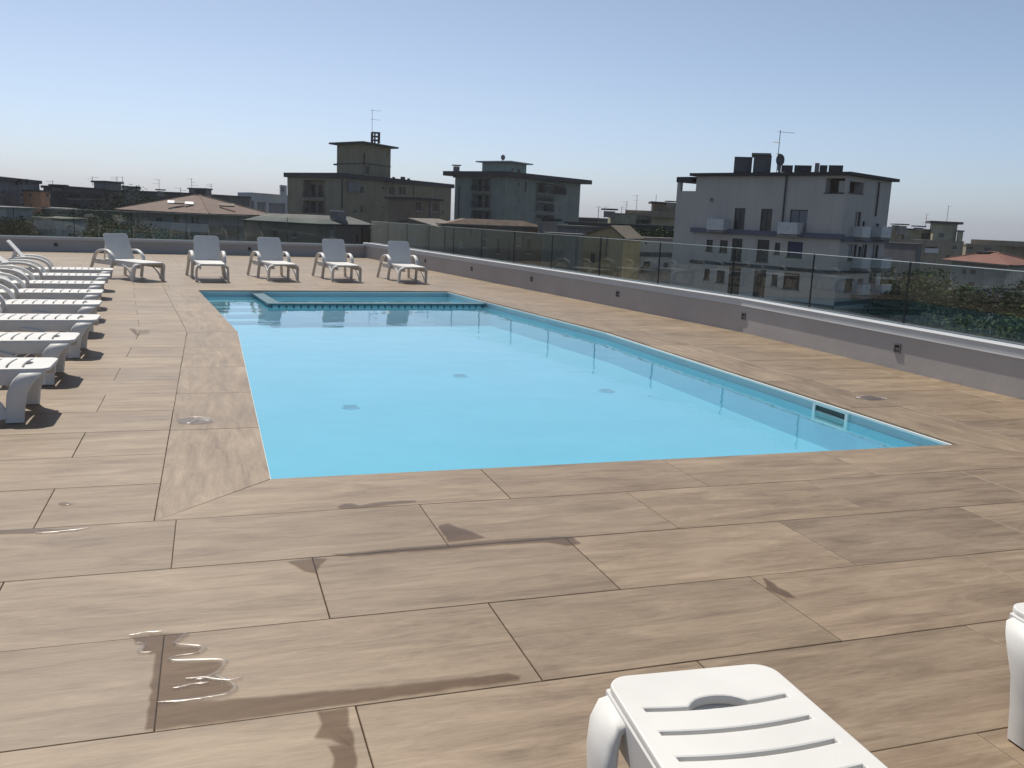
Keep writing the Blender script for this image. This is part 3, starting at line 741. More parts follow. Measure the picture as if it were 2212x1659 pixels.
def flue(zf, x, ybase, ytop, dist, r, label, parent=None, cap=True, name='chimney'):
    b = at(*zf(x, ybase), dist); t = at(*zf(x, ytop), dist); H = t.z - b.z + .4; e = empty(name, (b.x, b.y, b.z - .4)) ; tag(e, label, 'chimney', 'rooftop chimneys')
    MB().prism([(r * sx, r * sy) for sx, sy in ((-1, -1), (1, -1), (1, 1), (-1, 1))], 0, H - r * .6).build('stack', BARE if r > .2 else GALV, e)
    m = MB().prism([(r * 1.5 * sx, r * 1.5 * sy) for sx, sy in ((-1, -1), (1, -1), (1, 1), (-1, 1))], H - r * .35, H)
    m.build('cowl', ROOFD, e)

OCHRE = plaster('ochre_plaster', (0.246, 0.227, 0.165)); OCHRE2 = plaster('ochre_plaster_tower', (0.263, 0.233, 0.157)); GREEN = plaster('green_plaster', (0.21, 0.244, 0.225)); GREENL = plaster('pale_green_plaster', (0.315, 0.39, 0.338))
LILAC = plaster('white_plaster', (0.49, 0.455, 0.425), .07); GREYB = plaster('grey_plaster', (0.199, 0.199, 0.209)); GREYD = plaster('dark_grey_plaster', (0.113, 0.115, 0.124)); ORANGE = plaster('orange_plaster', (0.433, 0.233, 0.132))
BROWN = plaster('brown_plaster', (0.154, 0.141, 0.119)); BEIGE = plaster('beige_plaster', (0.209, 0.193, 0.159)); YEL = plaster('yellow_plaster', (0.374, 0.305, 0.179)); WHITE = plaster('old_white_plaster', (0.346, 0.362, 0.367)); FARW = plaster('far_white_plaster', (0.439, 0.45, 0.471), .06)
YEL2 = plaster('pale_yellow_plaster', (0.362, 0.347, 0.241)); OCH3 = plaster('ochre_brown_plaster', (0.283, 0.245, 0.18)); SLATE = plain('blue_grey_band', (0.12, 0.125, 0.17), .8, .1); BANDD = plain('dark_band', (0.05, 0.055, 0.06), .8, .1)
def rooftile(name, col):
    m, n, l, b, out = new_mat(name); b.inputs['Roughness'].default_value = .85
    tc = n.new('ShaderNodeTexCoord'); wv = n.new('ShaderNodeTexNoise'); wv.inputs['Scale'].default_value = 1.5; wv.inputs['Detail'].default_value = 8; l.new(tc.outputs['Object'], wv.inputs['Vector'])
    r = ramp(n, [(.3, tuple(c * .72 for c in col)), (.7, tuple(c * 1.2 for c in col))]); l.new(wv.outputs[0], r.inputs[0]); l.new(r.outputs[0], b.inputs['Base Color']); return m
RTILE = rooftile('clay_roof_tiles', (0.155, 0.105, 0.085)); RTILER = rooftile('red_roof_tiles', (0.17, 0.072, 0.05)); ROOFG = plain('grey_roof_sheet', (0.11, 0.115, 0.11), .85, .25, .6)

# --- white block, right
b = House('apartment_building', 'large white apartment block with open roof loggia, dark floor bands and rooftop antenna', Z4, (392, 425, 87), (1612, 425, 79), (1972, 480, 87.5), LILAC)
for r in ((700, 690, 770, 880), (915, 695, 988, 890), (472, 945, 515, 1040), (580, 950, 635, 1050), (1025, 970, 1060, 1065), (455, 1180, 490, 1270), (555, 1190, 612, 1295), (1000, 1225, 1040, 1320), (680, 935, 748, 1120), (655, 1165, 730, 1400), (885, 945, 965, 1130), (860, 1185, 935, 1420)): b.window(0, r, frame=DARK, pane=WINGLASS, mull=1 if r[3] - r[1] < 150 else 1)
b.window(0, (1130, 960, 1240, 1095), pane=plain('blue_shutter', (.03, .035, .09), .6), frame=DARK); b.window(0, (1100, 1212, 1215, 1350), pane=SHUTB_SHADE, frame=DARK)
b.window(0, (1150, 702, 1272, 900), pane=SHUT, frame=DARK); b.window(0, (490, 778, 520, 796), frame=DARK); b.window(0, (500, 610, 525, 635), pane=SHUT)
b.window(0, (1440, 448, 1592, 568), pane=SHUTB_SHADE, frame=DARK, depth=.9, mull=2); b.window(1, (1628, 470, 1738, 578), pane=SHUTB_SHADE, frame=DARK, depth=.9)  # open roof recesses: dark brown panels stand in for the shade inside
for r in ((1675, 720, 1712, 850), (1736, 795, 1752, 850), (1838, 815, 1862, 885), (1625, 985, 1680, 1115), (1700, 1000, 1722, 1100), (1730, 985, 1762, 1100), (1815, 985, 1855, 1095), (1597, 1260, 1652, 1360), (1700, 1260, 1730, 1340), (1790, 1222, 1832, 1350)): b.window(1, r, frame=DARK)
for x0, x1, y in ((520, 655, 872), (1090, 1250, 905)):
    u0, z = b.uz(0, x0, y); u1, _ = b.uz(0, x1, y); b.balcony(0, u0, u1, z, 1.0, 'panel', pm=FRAMEW, h=1.05)
for y in (930, 1180, 1395):
    for x0, x1 in ((1640, 1710), (1800, 1880)):
        u0, z = b.uz(1, x0, y); u1, _ = b.uz(1, x1, y); b.balcony(1, u0, max(u1, u0 + 1.6), z, .9, 'panel', pm=FRAMEW, h=.95)
for f, x in ((0, 900), (1, 1760)):
    b.ledge(f, x, 892 if f == 0 else 945, .42, .35, SLATE, 'cornice'); b.ledge(f, x, 1165 if f == 0 else 1205, .30, .06, BANDD, 'band'); b.ledge(f, x, 1432 if f == 0 else 1445, .34, .06, BANDD, 'band')
b.pipe(0, 1125, 430, 880); b.pipe(1, 1862, 480, 760)
b.finish(over=.5, thick=.26)
uL = b.uz(0, 235, 480)[0]; zl = b.uz(0, 320, 552)[1]; uP = b.uz(0, 262, 480)[0]
b.part(b.hexb(MB(), 0, uL, -.003, b.z0, zl, -6.0, 0), 'annex_wall', LILAC)
b.part(b.hexb(MB(), 0, uL, uP, zl + .002, b.ztop - .05, -.35, -.004), 'post', LILAC); b.part(b.hexb(MB(), 0, uL, uP, zl + .002, b.ztop - .05, -5.9, -5.5), 'post', LILAC)
b.part(b.hexb(MB(), 0, uL - .1, -.56, b.ztop - .55, b.ztop - .06, -6.0, .05), 'loggia_roof', ROOFD)
b.part(b.hexb(MB(), 0, uP + .01, -.01, zl + 1.25, zl + 1.31, -.2, -.14), 'handrail', GALV)
# the roof loggia on the left corner is open to the sky on both sides: short posts under the roof
WB = b
for nm, x0, x1, yt, yb, d, dp in (('lift_housing', 690, 835, 275, 372, 84, 3), ('roof_vent', 846, 990, 262, 372, 83, 3.2)):
    o = roofbox(b.root, nm, GREYD, Z4, x0, x1, yt, yb, d, dp)
roofbox(b.root, 'vent_cap', BARE, Z4, 836, 994, 244, 258, 82.8, 3.6, 0)
for k, (x0, x1) in enumerate(((1075, 1168), (1180, 1320), (1385, 1448), (1458, 1575))):
    a = at(*Z4(x0, 380), 83); c = at(*Z4(x1, 380), 83); zt = at(*Z4(x0, 342), 83).z; d = c - a; d.z = 0; n = Vector((-d.y, d.x, 0)).normalized() * 1.6
    m = MB().add([(a.x, a.y, a.z - .1), (c.x, c.y, c.z - .1), (c.x + n.x, c.y + n.y, a.z - .1), (a.x + n.x, a.y + n.y, a.z - .1), (a.x, a.y, zt), (c.x, c.y, zt), (c.x + n.x, c.y + n.y, a.z), (a.x + n.x, a.y + n.y, a.z)], [(0, 1, 2, 3), (4, 5, 6, 7), (0, 1, 5, 4), (1, 2, 6, 5), (2, 3, 7, 6), (3, 0, 4, 7)])
    m.build('solar_panel', DARK, b.root, b.root.location)
roofbox(b.root, 'roof_vent', BARE, Z4, 1345, 1382, 325, 378, 83, .8); roofbox(b.root, 'roof_vent', BARE, Z4, 1050, 1072, 335, 378, 83, .8)
antenna(Z4, 1040, 375, 58, 82.5, 'tall television antenna on the roof of the large white block', 3, spread=1.5)
dish(Z4, 1055, 302, 82, .5, 'round satellite dish beside the antenna on the white block')

# --- ochre block with tower
b = House('apartment_building', 'ochre apartment block with a square stair tower on its roof', ZC, (8, 610, 161), (705, 622, 150), (2135, 735, 180), OCHRE)
b.loggia(0, (215, 650, 495, 885), 1.4, wins=3, shutter=SHUTB_SHADE); b.loggia(0, (215, 915, 495, 1090), 1.4, wins=3)
for r in ((955, 735, 1000, 830), (955, 985, 990, 1085), (860, 1040, 915, 1080), (1240, 740, 1262, 780), (1230, 1000, 1262, 1025), (1460, 730, 1545, 850), (1330, 735, 1400, 850), (2010, 1040, 2035, 1110)): b.window(1, r, pane=SHUTB_SHADE if r[2] - r[0] > 60 else WINGLASS)
b.pipe(1, 712, 640, 1010, .12); b.pipe(1, 1640, 720, 860)
b.finish(over=.5, thick=.75)
u0, z = b.uz(1, 775, 795); u1, _ = b.uz(1, 925, 795); b.balcony(1, u0, u1, z, .5, 'panel', pm=GREYB, h=1.5)
OB = b
t = House('stair_tower', 'square ochre stair tower with thin overhanging roof on the ochre block', ZC, (652, 180, 164), (985, 180, 158), (1350, 215, 166), OCHRE2, z0=OB.zr - .2, cat='tower')
t.window(1, (1255, 300, 1305, 345)); t.window(1, (1020, 470, 1068, 585), pane=SHUTB_SHADE); t.pipe(1, 1003, 300, 470, .1)
t.ledge(0, 800, 440, .2, .06, BANDD, 'band'); t.ledge(1, 1150, 455, .2, .06, BANDD, 'band')
t.part(t.hexb(MB(), 0, -1.0, .2, t.uz(0, 620, 460)[1], t.uz(0, 620, 440)[1], -.8, .05), 'canopy', ROOFD)
t.finish(over=1.25, thick=.28)
for x, yt, w in ((1385, 612, 18), (1505, 610, 30), (1580, 630, 18)): roofbox(OB.root, 'roof_vent', ROOFD, ZC, x - w, x + w, yt, 680, 158, 2)
# mast cage
base = at(*ZC(1150, 170), 160); top = at(*ZC(1150, 32), 160); e = empty('mast_cage', (base.x, base.y, t.zr)); tag(e, 'small lattice steel cage on the roof of the ochre tower', 'lattice frame')
w = .95 * 160 * 45 * .16666 / 1934; H = top.z - t.zr
for sx, sy in ((-1, -1), (1, -1), (1, 1), (-1, 1)): MB().tube([(sx * w, sy * w, 0), (sx * w, sy * w, H)], .13, 5).build('upright', DARK, e)
for k in range(3):
    z = H * (k + 1) / 3 - .1; q = [(-w, -w, z), (w, -w, z), (w, w, z), (-w, w, z), (-w, -w, z)]; MB().tube(q, .11, 4).build('hoop', DARK, e)
MB().tube([(-.1, 0, 0), (-.1, 0, H)], .16, 5).build('ladder', GALV, e)
antenna(Z(575.1, 221.2, .2311), 988, 370, 65, 159, 'tallest thin antenna mast above the ochre stair tower', 2, spread=1.7)

# --- brown lean-to house before the ochre block
b = House('roof_house', 'small brown flat-roofed house in front of the ochre block', ZC, (1318, 890, 117), (1668, 900, 112), (1990, 915, 117), plaster('rose_brown_plaster', (0.208, 0.165, 0.128)))
b.window(1, (1680, 925, 1745, 1055), pane=SHUTB_SHADE); b.window(1, (1900, 945, 1955, 1065), pane=SHUTB_SHADE); b.pipe(1, 1860, 930, 1200, .12, BARE)
b.finish(over=.5, thick=.22)
antenna(ZC, 1895, 920, 745, 113, 'forked antenna on the small brown flat-roofed house', 2, spread=.9)

# --- green block
b = House('apartment_building', 'grey-green apartment block with balconies, awning and overhanging dark roof', ZD, (55, 300, 157), (640, 305, 150), (1505, 400, 168), GREEN)
for y0, y1 in ((325, 480), (505, 672), (695, 800)): b.loggia(0, (245, y0, 462, y1), 1.5, wins=3, shutter=SHUTB_SHADE)
b.window(1, (768, 368, 800, 430)); b.window(1, (770, 545, 800, 620), pane=SHUT); b.window(1, (780, 790, 830, 812))
b.loggia(1, (1000, 375, 1330, 520), 1.5, wins=4, shutter=SHUTB_SHADE); b.loggia(1, (990, 550, 1190, 600), 1.2, wins=2, rail='bars'); b.loggia(1, (985, 610, 1190, 715), 1.2, wins=3, shutter=SHUT); b.loggia(1, (985, 742, 1190, 830), 1.2, wins=3)
b.window(1, (1215, 640, 1270, 720), pane=SHUT); b.window(1, (1395, 480, 1425, 512), pane=SHUT)
b.pipe(0, 105, 420, 800, .1); b.pipe(1, 868, 370, 480, .1)
u0, z1 = b.uz(1, 1055, 372); u1, z0 = b.uz(1, 1320, 450); m = MB(); p = [b.pt(1, u0, z1, .02), b.pt(1, u1, z1 - .6, .02), b.pt(1, u1, z0, 1.7), b.pt(1, u0, z0 + .7, 1.7)]
m.hexa(p, [q + Vector((0, 0, .06)) for q in p]); b.part(m, 'awning', plain('striped_awning', (.30, .31, .34), .8, .15, 3, streak=(6, 6, .3)))
b.finish(over=1.5, thick=.75)
GB = b
t = House('roof_room', 'pale green rooftop room with flat white roof on the green block', ZD, (368, 140, 160), (680, 140, 156), (880, 165, 161), GREENL, z0=GB.zr - .2, cat='roof room')
t.window(1, (695, 205, 728, 245)); t.window(1, (775, 215, 805, 290), pane=SHUTB_SHADE); t.finish(over=.9, thick=.2, rmat=FARW)
dish(ZD, 603, 85, 157, .45, 'satellite dish on top of the green block roof room')
flue(ZD, 66, 290, 170, 158, .45, 'tall round-capped flue at the left end of the green block roof'); roofbox(GB.root, 'roof_vent', ROOFD, ZD, 1090, 1120, 308, 340, 160, 1)

# --- hipped houses
def hip(name, label, zf, A, B, C, ze, ridge, wall, tile, over=1.0, drop=.25):
    h = House(name, label, zf, A, B, C, wall)
    return h
def hip_roof(h, ytop_pt, dist, tile, over=1.0, frac=.5):
    za = at(*h.zf(*ytop_pt), dist).z; a1 = (h.A - h.B); a2 = (h.C - h.B); e1 = a1.normalized() * over; e2 = a2.normalized() * over
    q = [h.A + e1 - e2, h.B - e1 - e2, h.C - e1 + e2, h.D + e1 + e2]; z = h.ztop - .05
    L1, L2 = a1.length, a2.length; m = MB(); mid = (q[0] + q[1] + q[2] + q[3]) / 4
    ax = a1.normalized() if L1 >= L2 else a2.normalized(); hl = abs(L1 - L2) / 2 * frac + .3
    r0 = mid + ax * hl; r1 = mid - ax * hl
    Q = [Vector((p.x, p.y, z)) for p in q]; T = [Vector((p.x, p.y, z + .18)) for p in q]; R0 = Vector((r0.x, r0.y, za)); R1 = Vector((r1.x, r1.y, za))
    if L1 >= L2: fs = [(0, 1, 5, 4), (1, 2, 5), (2, 3, 4, 5), (3, 0, 4)]
    else: fs = [(0, 1, 5), (1, 2, 4, 5), (2, 3, 4), (3, 0, 5, 4)]
    ro = h.part(m.add(T + [R0, R1], fs), 'roof', tile)
    ev = MB(); 
    for k in range(4): j = (k + 1) % 4; ev.quad(Q[k], Q[j], T[j], T[k])
    ev.quad(*Q); h.part(ev, 'eaves', ROOFD, ro)
    ri = MB(); ri.tube([R0 + Vector((0, 0, .04)), R1 + Vector((0, 0, .04))], .14, 6)
    for k, R in ((0, R0 if L1 >= L2 else R1), (1, R1), (2, R1 if L1 >= L2 else R0), (3, R0)): ri.tube([T[k], R + Vector((0, 0, .03))], .12, 5)
    h.part(ri, 'ridge', tile, ro)
    return ro, Q, (R0, R1)
h = House('hipped_house', 'house with wide brown hipped tile roof and a white balcony band', ZB_, (350, 470, 152), (1215, 505, 140), (1800, 520, 152), plaster('pale_grey_wall', (0.318, 0.323, 0.329)))
for r in ((820, 520, 885, 610), (1030, 530, 1065, 625), (1085, 530, 1110, 625), (610, 540, 690, 598)): h.window(0, r, frame=DARK)
h.window(1, (1500, 660, 1515, 740)); h.finish(thick=0)
ro, Q, R = hip_roof(h, (1100, 285), 152, RTILE, 2.2)
u0, z = h.uz(0, 345, 665); u1, _ = h.uz(0, 1215, 690); L = (h.faces[0][1] - h.faces[0][0]).length
z = h.uz(0, 780, 690)[1]; h.balcony(0, -1.6, L + .2, z, 1.5, 'panel', pm=FRAMEW, h=1.25)
L1 = (h.faces[1][1] - h.faces[1][0]).length; h.balcony(1, 0, 7.0, h.uz(1, 1330, 735)[1], 1.5, 'panel', pm=BEIGE, h=1.2)
def skylight(x, y, dist, w, mat, name='skylight'):
    p = at(*ZB_(x, y), dist); m = MB().hexa([(p.x - w, p.y - .5, p.z - .3), (p.x + w, p.y - .5, p.z - .3), (p.x + w, p.y + .5, p.z), (p.x - w, p.y + .5, p.z)], [(p.x - w, p.y - .5, p.z - .12), (p.x + w, p.y - .5, p.z - .12), (p.x + w, p.y + .5, p.z + .22), (p.x - w, p.y + .5, p.z + .22)])
    m.build(name, mat, ro, h.root.location)
skylight(820, 362, 145.5, .8, FRAMEW); skylight(1005, 375, 144.5, .6, FRAMEW); skylight(1440, 395, 145, 1.1, SHUTB_SHADE, 'roof_hatch'); skylight(890, 365, 145.2, .7, SHUTB_SHADE, 'roof_hatch')
h2 = House('hipped_house', 'house with red hipped tile roof behind the glass at right', ZF, (880, 640, 142), (1480, 655, 132), (1760, 672, 141), plaster('grey_white_wall', (0.316, 0.316, 0.311)))
for r in ((1000, 690, 1030, 740), (1085, 700, 1135, 745), (1060, 830, 1120, 885), (1180, 860, 1210, 890)): h2.window(0, r, frame=DARK)
h2.finish(thick=0); ro2, _, _ = hip_roof(h2, (1265, 512), 142, RTILER, 1.6)
flue(ZF, 1265, 545, 505, 142, .7, 'short white chimney on the red hipped roof')

# --- left far blocks
b = House('apartment_building', 'grey flat-roofed block at the far left edge of the skyline', ZA, (-700, 110, 150), (-60, 120, 140), (510, 165, 160), GREYB)
for r in ((10, 250, 60, 310), (255, 280, 325, 345), (360, 285, 400, 350), (255, 420, 325, 462), (80, 400, 105, 440), (380, 430, 410, 470)): b.window(1, r, pane=SHUTB_SHADE)
b.finish(over=.5, thick=.5)
for x, y in ((222, 105), (270, 112), (345, 108)): roofbox(b.root, 'roof_vent', ROOFD, ZA, x - 14, x + 14, y, 150, 148, 1.5)
b = House('apartment_building', 'narrow orange house between grey blocks at far left', ZA, (300, 275, 142), (520, 275, 138), (640, 280, 144), ORANGE)
b.window(0, (365, 285, 405, 350), pane=SHUTB_SHADE); b.window(0, (380, 430, 412, 465)); b.window(1, (600, 290, 630, 350)); b.finish(over=.3, thick=.25)
b = House('apartment_building', 'long dark grey flat-roofed block left of the brown hipped roof', ZA, (560, 225, 165), (850, 232, 158), (1640, 262, 176), GREYD)
b.window(0, (600, 300, 660, 350)); b.loggia(1, (870, 300, 1040, 365), 1.3, wins=3); b.loggia(1, (1080, 315, 1300, 370), 1.3, wins=3); b.loggia(1, (1340, 325, 1600, 375), 1.3, wins=4); b.loggia(1, (870, 430, 1040, 490), 1.3, wins=3)
b.finish(over=.4, thick=.4)
t = House('roof_room', 'grey rooftop room on the long dark grey block', ZA, (1215, 160, 172), (1365, 155, 168), (1570, 165, 172), GREYB, z0=b.zr - .2, cat='roof room'); t.finish(over=.5, thick=.3)
flue(ZA, 762, 232, 180, 160, .85, 'squat dark chimney on the long dark grey block, left end'); flue(ZA, 838, 235, 198, 160, .35, 'thin flue beside the squat chimney at left')
b = House('apartment_building', 'dark low block behind the trees left of the hipped roof', ZA, (1590, 222, 205), (1800, 230, 200), (1815, 235, 206), GREYD); b.finish(over=.3, thick=.4)
flue(ZA, 1620, 232, 195, 200, .5, 'left chimney of the pair on the dark low block'); flue(ZA, 1770, 235, 205, 200, .5, 'right chimney of the pair on the dark low block')
b = House('apartment_building', 'long low dark roofline directly behind the brown hipped roof', ZB_, (400, 258, 190), (900, 275, 184), (1700, 345, 205), GREYD); b.finish(over=.3, thick=.4, rmat=ROOFD)
t = House('roof_room', 'grey rooftop room with dark opening above the brown hipped roof', ZB_, (1000, 220, 192), (1200, 218, 188), (1262, 228, 191), GREYB, z0=b.zr - 1.5, cat='roof room'); t.loggia(0, (1070, 225, 1195, 280), 1.2, wins=1); t.finish(over=.3, thick=.25)
flue(ZB_, 675, 272, 215, 184, .6, 'lone flue on the low dark roofline'); 
b = House('apartment_building', 'pale grey far block with tall openings left of the ochre block', ZB_, (1565, 270, 215), (1720, 262, 205), (2150, 275, 225), FARW)
for r in ((1700, 350, 1760, 445), (1790, 360, 1890, 500)): b.window(1, r, pane=GREYB, depth=.5)
b.window(1, (1925, 370, 2120, 510), pane=GREYB, depth=.5); b.finish(over=.05, thick=.2, rmat=FARW)
t = House('roof_room', 'small pale rooftop room touching the ochre block', ZB_, (2050, 175, 216), (2065, 172, 212), (2135, 178, 216), FARW, z0=b.zr - .2, cat='roof room'); t.window(1, (2068, 185, 2105, 250), pane=GREYB); t.finish(over=.1, thick=.15, rmat=FARW)
# low white houses among trees, lower left
b = House('low_house', 'low white house with flat roof among trees at lower left', ZA, (430, 640, 116), (800, 650, 110), (1110, 668, 116), WHITE)
for r in ((630, 705, 730, 790),): b.window(0, r, pane=SHUT)
b.window(1, (860, 705, 940, 750), pane=WINGLASS); b.finish(over=.4, thick=.25, rmat=plain('mossy_roof', (.13, .13, .10), .9, .3))
b = House('low_house', 'pale house with terrace and potted plants at the left edge', ZA, (-500, 490, 128), (90, 500, 120), (420, 520, 126), WHITE)
for r in ((110, 600, 160, 700), (250, 580, 320, 690)): b.window(1, r)
b.balcony(1, 1, 6, b.uz(1, 200, 740)[1], 1.2, 'panel', pm=BEIGE); b.finish(over=.4, thick=.25, rmat=BARE)
b = House('low_house', 'beige low house behind the low white house at lower left', ZA, (520, 520, 140), (880, 515, 134), (1010, 525, 139), BEIGE); b.window(0, (740, 530, 870, 570)); b.window(0, (560, 530, 620, 580), pane=SHUTB_SHADE); b.finish(over=.5, thick=.25, rmat=BARE)

# --- middle low buildings behind the far parapet
b = House('low_house', 'low brown house with sloping grey sheet roof behind the far loungers', ZC, (-560, 1215, 98), (420, 1240, 90), (1130, 1285, 98), BROWN)
for r in ((-200, 1290, -120, 1420), (60, 1290, 130, 1400)): b.window(0, r, pane=SHUTB_SHADE)
b.window(1, (560, 1300, 640, 1400), pane=SHUT); b.window(1, (905, 1340, 945, 1480), pane=SHUTB_SHADE); b.pipe(1, 968, 1270, 1500, .07)
b.finish(over=.4, thick=.16)
zr = at(*ZC(420, 1110), 98).z; q = [b.A, b.B, b.C, b.D]; c = (b.A + b.B + b.C + b.D) / 4
T = [Vector((p.x, p.y, b.zr + .004)) for p in q]; U = [Vector((p.x * .62 + c.x * .38, p.y * .62 + c.y * .38, zr)) for p in q]
b.part(MB().hexa(T, U), 'sloping_roof', ROOFG)
rv = roofbox(b.root, 'roof_light', BARE, ZC, 560, 770, 1065, 1160, 94, 1.8, .5); roofbox(b.root, 'roof_light_cover', FARW, ZC, 550, 745, 1045, 1062, 93.8, 2.2, 0)

def gable(name, label, zf, A, B, apex, dist_depth, wall, windows=(), pipes=(), tile=None, over=.5, shut=None):
    """gable end faces the camera between eave points A and B; apex photo position; depth away"""
    h = House(name, label, zf, A, B, (B[0] + 1, B[1], B[2] + dist_depth), wall)
    d = (h.B - h.A); n = Vector((-d.y, d.x, 0)).normalized() * dist_depth; h.C = h.B + n; h.D = h.A + n; h.faces[1] = (h.B, h.C)
    u, za = h.uz(0, *apex); L = d.length; u = min(max(u, L * .2), L * .8)
    for r in windows: h.window(0, r, pane=shut)
    for p in pipes: h.pipe(0, p[0], p[1], p[2], .06)
    h.finish(thick=0)
    ap = h.pt(0, u, za); h.part(MB().quad(h.pt(0, 0, h.ztop), h.pt(0, L, h.ztop), ap), 'gable', wall); h.part(MB().quad(h.pt(0, 0, h.ztop) + n, h.pt(0, L, h.ztop) + n, ap + n), 'gable', wall)
    nn = n.normalized(); dd = d.normalized()
    for sgn, P in ((-1, h.pt(0, 0, h.ztop)), (1, h.pt(0, L, h.ztop))):
        sl = (P - ap); P2 = ap + sl * (1 + over / sl.length)
        a = [ap - nn * .35, P2 - nn * .35, P2 + n, ap + n]; m = MB().hexa([p + Vector((0, 0, .01)) for p in a], [p + Vector((0, 0, .17)) for p in a]); h.part(m, 'roof_slope', tile)
    h.ap = ap; h.n = n
    return h
g1 = gable('gabled_house', 'beige gabled house behind the rightmost far lounger', ZC, (1120, 1290, 95), (2105, 1320, 92), (1590, 1165), 9, BEIGE, ((1600, 1380, 1680, 1480),), ((1500, 1200, 1520), (1820, 1260, 1560)), tile=rooftile('grey_tiles', (.17, .155, .13)), shut=SHUT)
b = House('low_house', 'long brown terrace house with flat roof behind the right parapet', ZD, (-130, 865, 96), (-70, 868, 92), (1075, 930, 100), BROWN)
for r in ((540, 1010, 580, 1200), (885, 1015, 935, 1200), (95, 1060, 150, 1130), (365, 1030, 420, 1130)): b.window(1, r, pane=SHUTB_SHADE if r[1] < 1040 else SHUT)
b.window(1, (760, 1010, 830, 1110), pane=BEIGE); b.pipe(1, 235, 880, 990, .07); b.pipe(1, 675, 1030, 1260, .05)
b.finish(over=.5, thick=.18, rmat=ROOFG)
p = at(*ZD(0, 845), 50); q = [b.A, b.B, b.C, b.D]; c = (b.A + b.B + b.C + b.D) / 4; T = [Vector((v.x, v.y, b.zr + .004)) for v in q]; U = [Vector((v.x * .6 + c.x * .4, v.y * .6 + c.y * .4, b.zr + .55)) for v in q]; b.part(MB().hexa(T, U), 'sloping_roof', rooftile('brown_old_tiles', (.16, .115, .085)))
flue(ZD, 1120, 930, 790, 98, .8, 'brown chimney with pale cowl behind the right parapet')
b = House('low_house', 'plain grey-brown house wall beside the yellow gable', ZD, (1080, 975, 92), (1490, 990, 89), (1545, 1000, 92), plaster('grey_brown_plaster', (0.162, 0.159, 0.134), .1)); b.pipe(0, 1470, 1000, 1380, .06); b.finish(over=.25, thick=.15, rmat=ROOFG)
b = House('low_house', 'grey sheet roof shed behind the plain house wall', ZD, (1170, 890, 112), (1500, 905, 108), (1800, 900, 113), GREYB); b.finish(over=.3, thick=.3, rmat=ROOFG)
g2 = gable('gabled_house', 'yellow gabled house with small window behind the right parapet', ZE, (40, 690, 96), (620, 660, 94.5), (450, 510), 6, YEL, ((140, 885, 210, 1045),), ((300, 620, 1150), (395, 600, 930)), tile=rooftile('sandy_tiles', (.14, .122, .09)), shut=SHUTB_SHADE)
b = House('low_house', 'old white house with square windows left of the white block', ZE, (640, 690, 104), (720, 690, 101), (1330, 700, 104), WHITE)
for r in ((905, 1000, 1005, 1090), (1195, 1020, 1255, 1120), (930, 720, 960, 760)): b.window(1, r)
b.window(0, (640, 860, 690, 940)); b.window(0, (640, 1150, 680, 1220)); b.ledge(1, 1000, 905, .5, .08, BANDD, 'band'); b.balcony(1, 1.5, 6.5, b.uz(1, 1000, 1150)[1], .9, 'panel', pm=GREYB, h=.5)
b.finish(over=.2, thick=.3, rmat=BARE)
# yellow block behind, plus low far roofs
b = House('apartment_building', 'yellow flat-roofed block left of the large white block', ZE, (400, 330, 122), (440, 330, 118), (1420, 330, 124), YEL2)
b.window(1, (680, 345, 705, 380)); b.loggia(1, (800, 400, 1000, 470), 1.2, wins=3); b.finish(over=.1, thick=.2, rmat=OCH3)
roofbox(b.root, 'roof_storey', OCH3, ZE, 640, 1400, 282, 340, 121, 4)
t = House('roof_room', 'small rooftop room on the yellow block beside the white block', ZE, (1020, 180, 126), (1050, 175, 123), (1400, 185, 127), plaster('brownish_plaster', (0.242, 0.215, 0.157)), z0=b.zr - .2, cat='roof room'); t.finish(over=.6, thick=.25)
flue(ZE, 415, 330, 250, 118, .55, 'dark cowled chimney at the left end of the yellow block'); flue(ZE, 1295, 180, 140, 123, .4, 'short chimney on the rooftop room by the white block')
b = House('low_house', 'dark flat roof before the yellow block', ZE, (-180, 505, 116), (430, 490, 112), (1330, 540, 117), GREYD); b.finish(over=.3, thick=.25, rmat=ROOFD)
b = House('apartment_building', 'low far dark roof in the gap right of the green block', ZD, (1430, 825, 190), (1700, 825, 186), (1900, 825, 195), GREYB); b.finish(over=.4, thick=.7)
# --- right far blocks
b = House('apartment_building', 'pale yellow block with square roof tower right of the white block', ZF, (130, 375, 212), (560, 385, 204), (1010, 400, 212), OCH3)
b.loggia(0, (545, 310, 552, 312), .5, wins=0) if False else None
for r in ((890, 440, 930, 485), (820, 540, 850, 590)): b.window(1, r)
b.loggia(1, (590, 450, 720, 525), 1.3, wins=2, rail='panel'); b.finish(over=.1, thick=.15, rmat=BARE)
PB = b
t = House('roof_tower', 'square pale yellow roof tower with dark eaves at right', ZF, (650, 200, 216), (690, 200, 210), (945, 205, 214), YEL2, z0=PB.zr - .2, cat='tower'); t.window(1, (740, 305, 792, 355)); t.finish(over=1.2, thick=.5)
t = House('roof_storey', 'low yellow roof storey left of the square roof tower', ZF, (335, 270, 215), (370, 268, 210), (655, 275, 215), YEL2, z0=PB.zr - .2, cat='roof storey'); t.window(1, (555, 300, 605, 370), pane=WINGLASS); t.window(1, (612, 300, 650, 370)); t.finish(over=.5, thick=.3)
t = House('roof_storey', 'low yellow annex right of the square roof tower', ZF, (940, 292, 216), (950, 290, 213), (1005, 295, 217), YEL2, z0=PB.zr - .2, cat='roof storey'); t.finish(over=.7, thick=.3)
roofbox(PB.root, 'roof_storey', OCH3, ZF, 170, 335, 238, 390, 208, 5)
b = House('low_house', 'dark rendered house left of the red hipped roof', ZF, (120, 435, 172), (500, 430, 165), (560, 440, 170), GREYD); b.finish(over=.2, thick=.15, rmat=ROOFD)
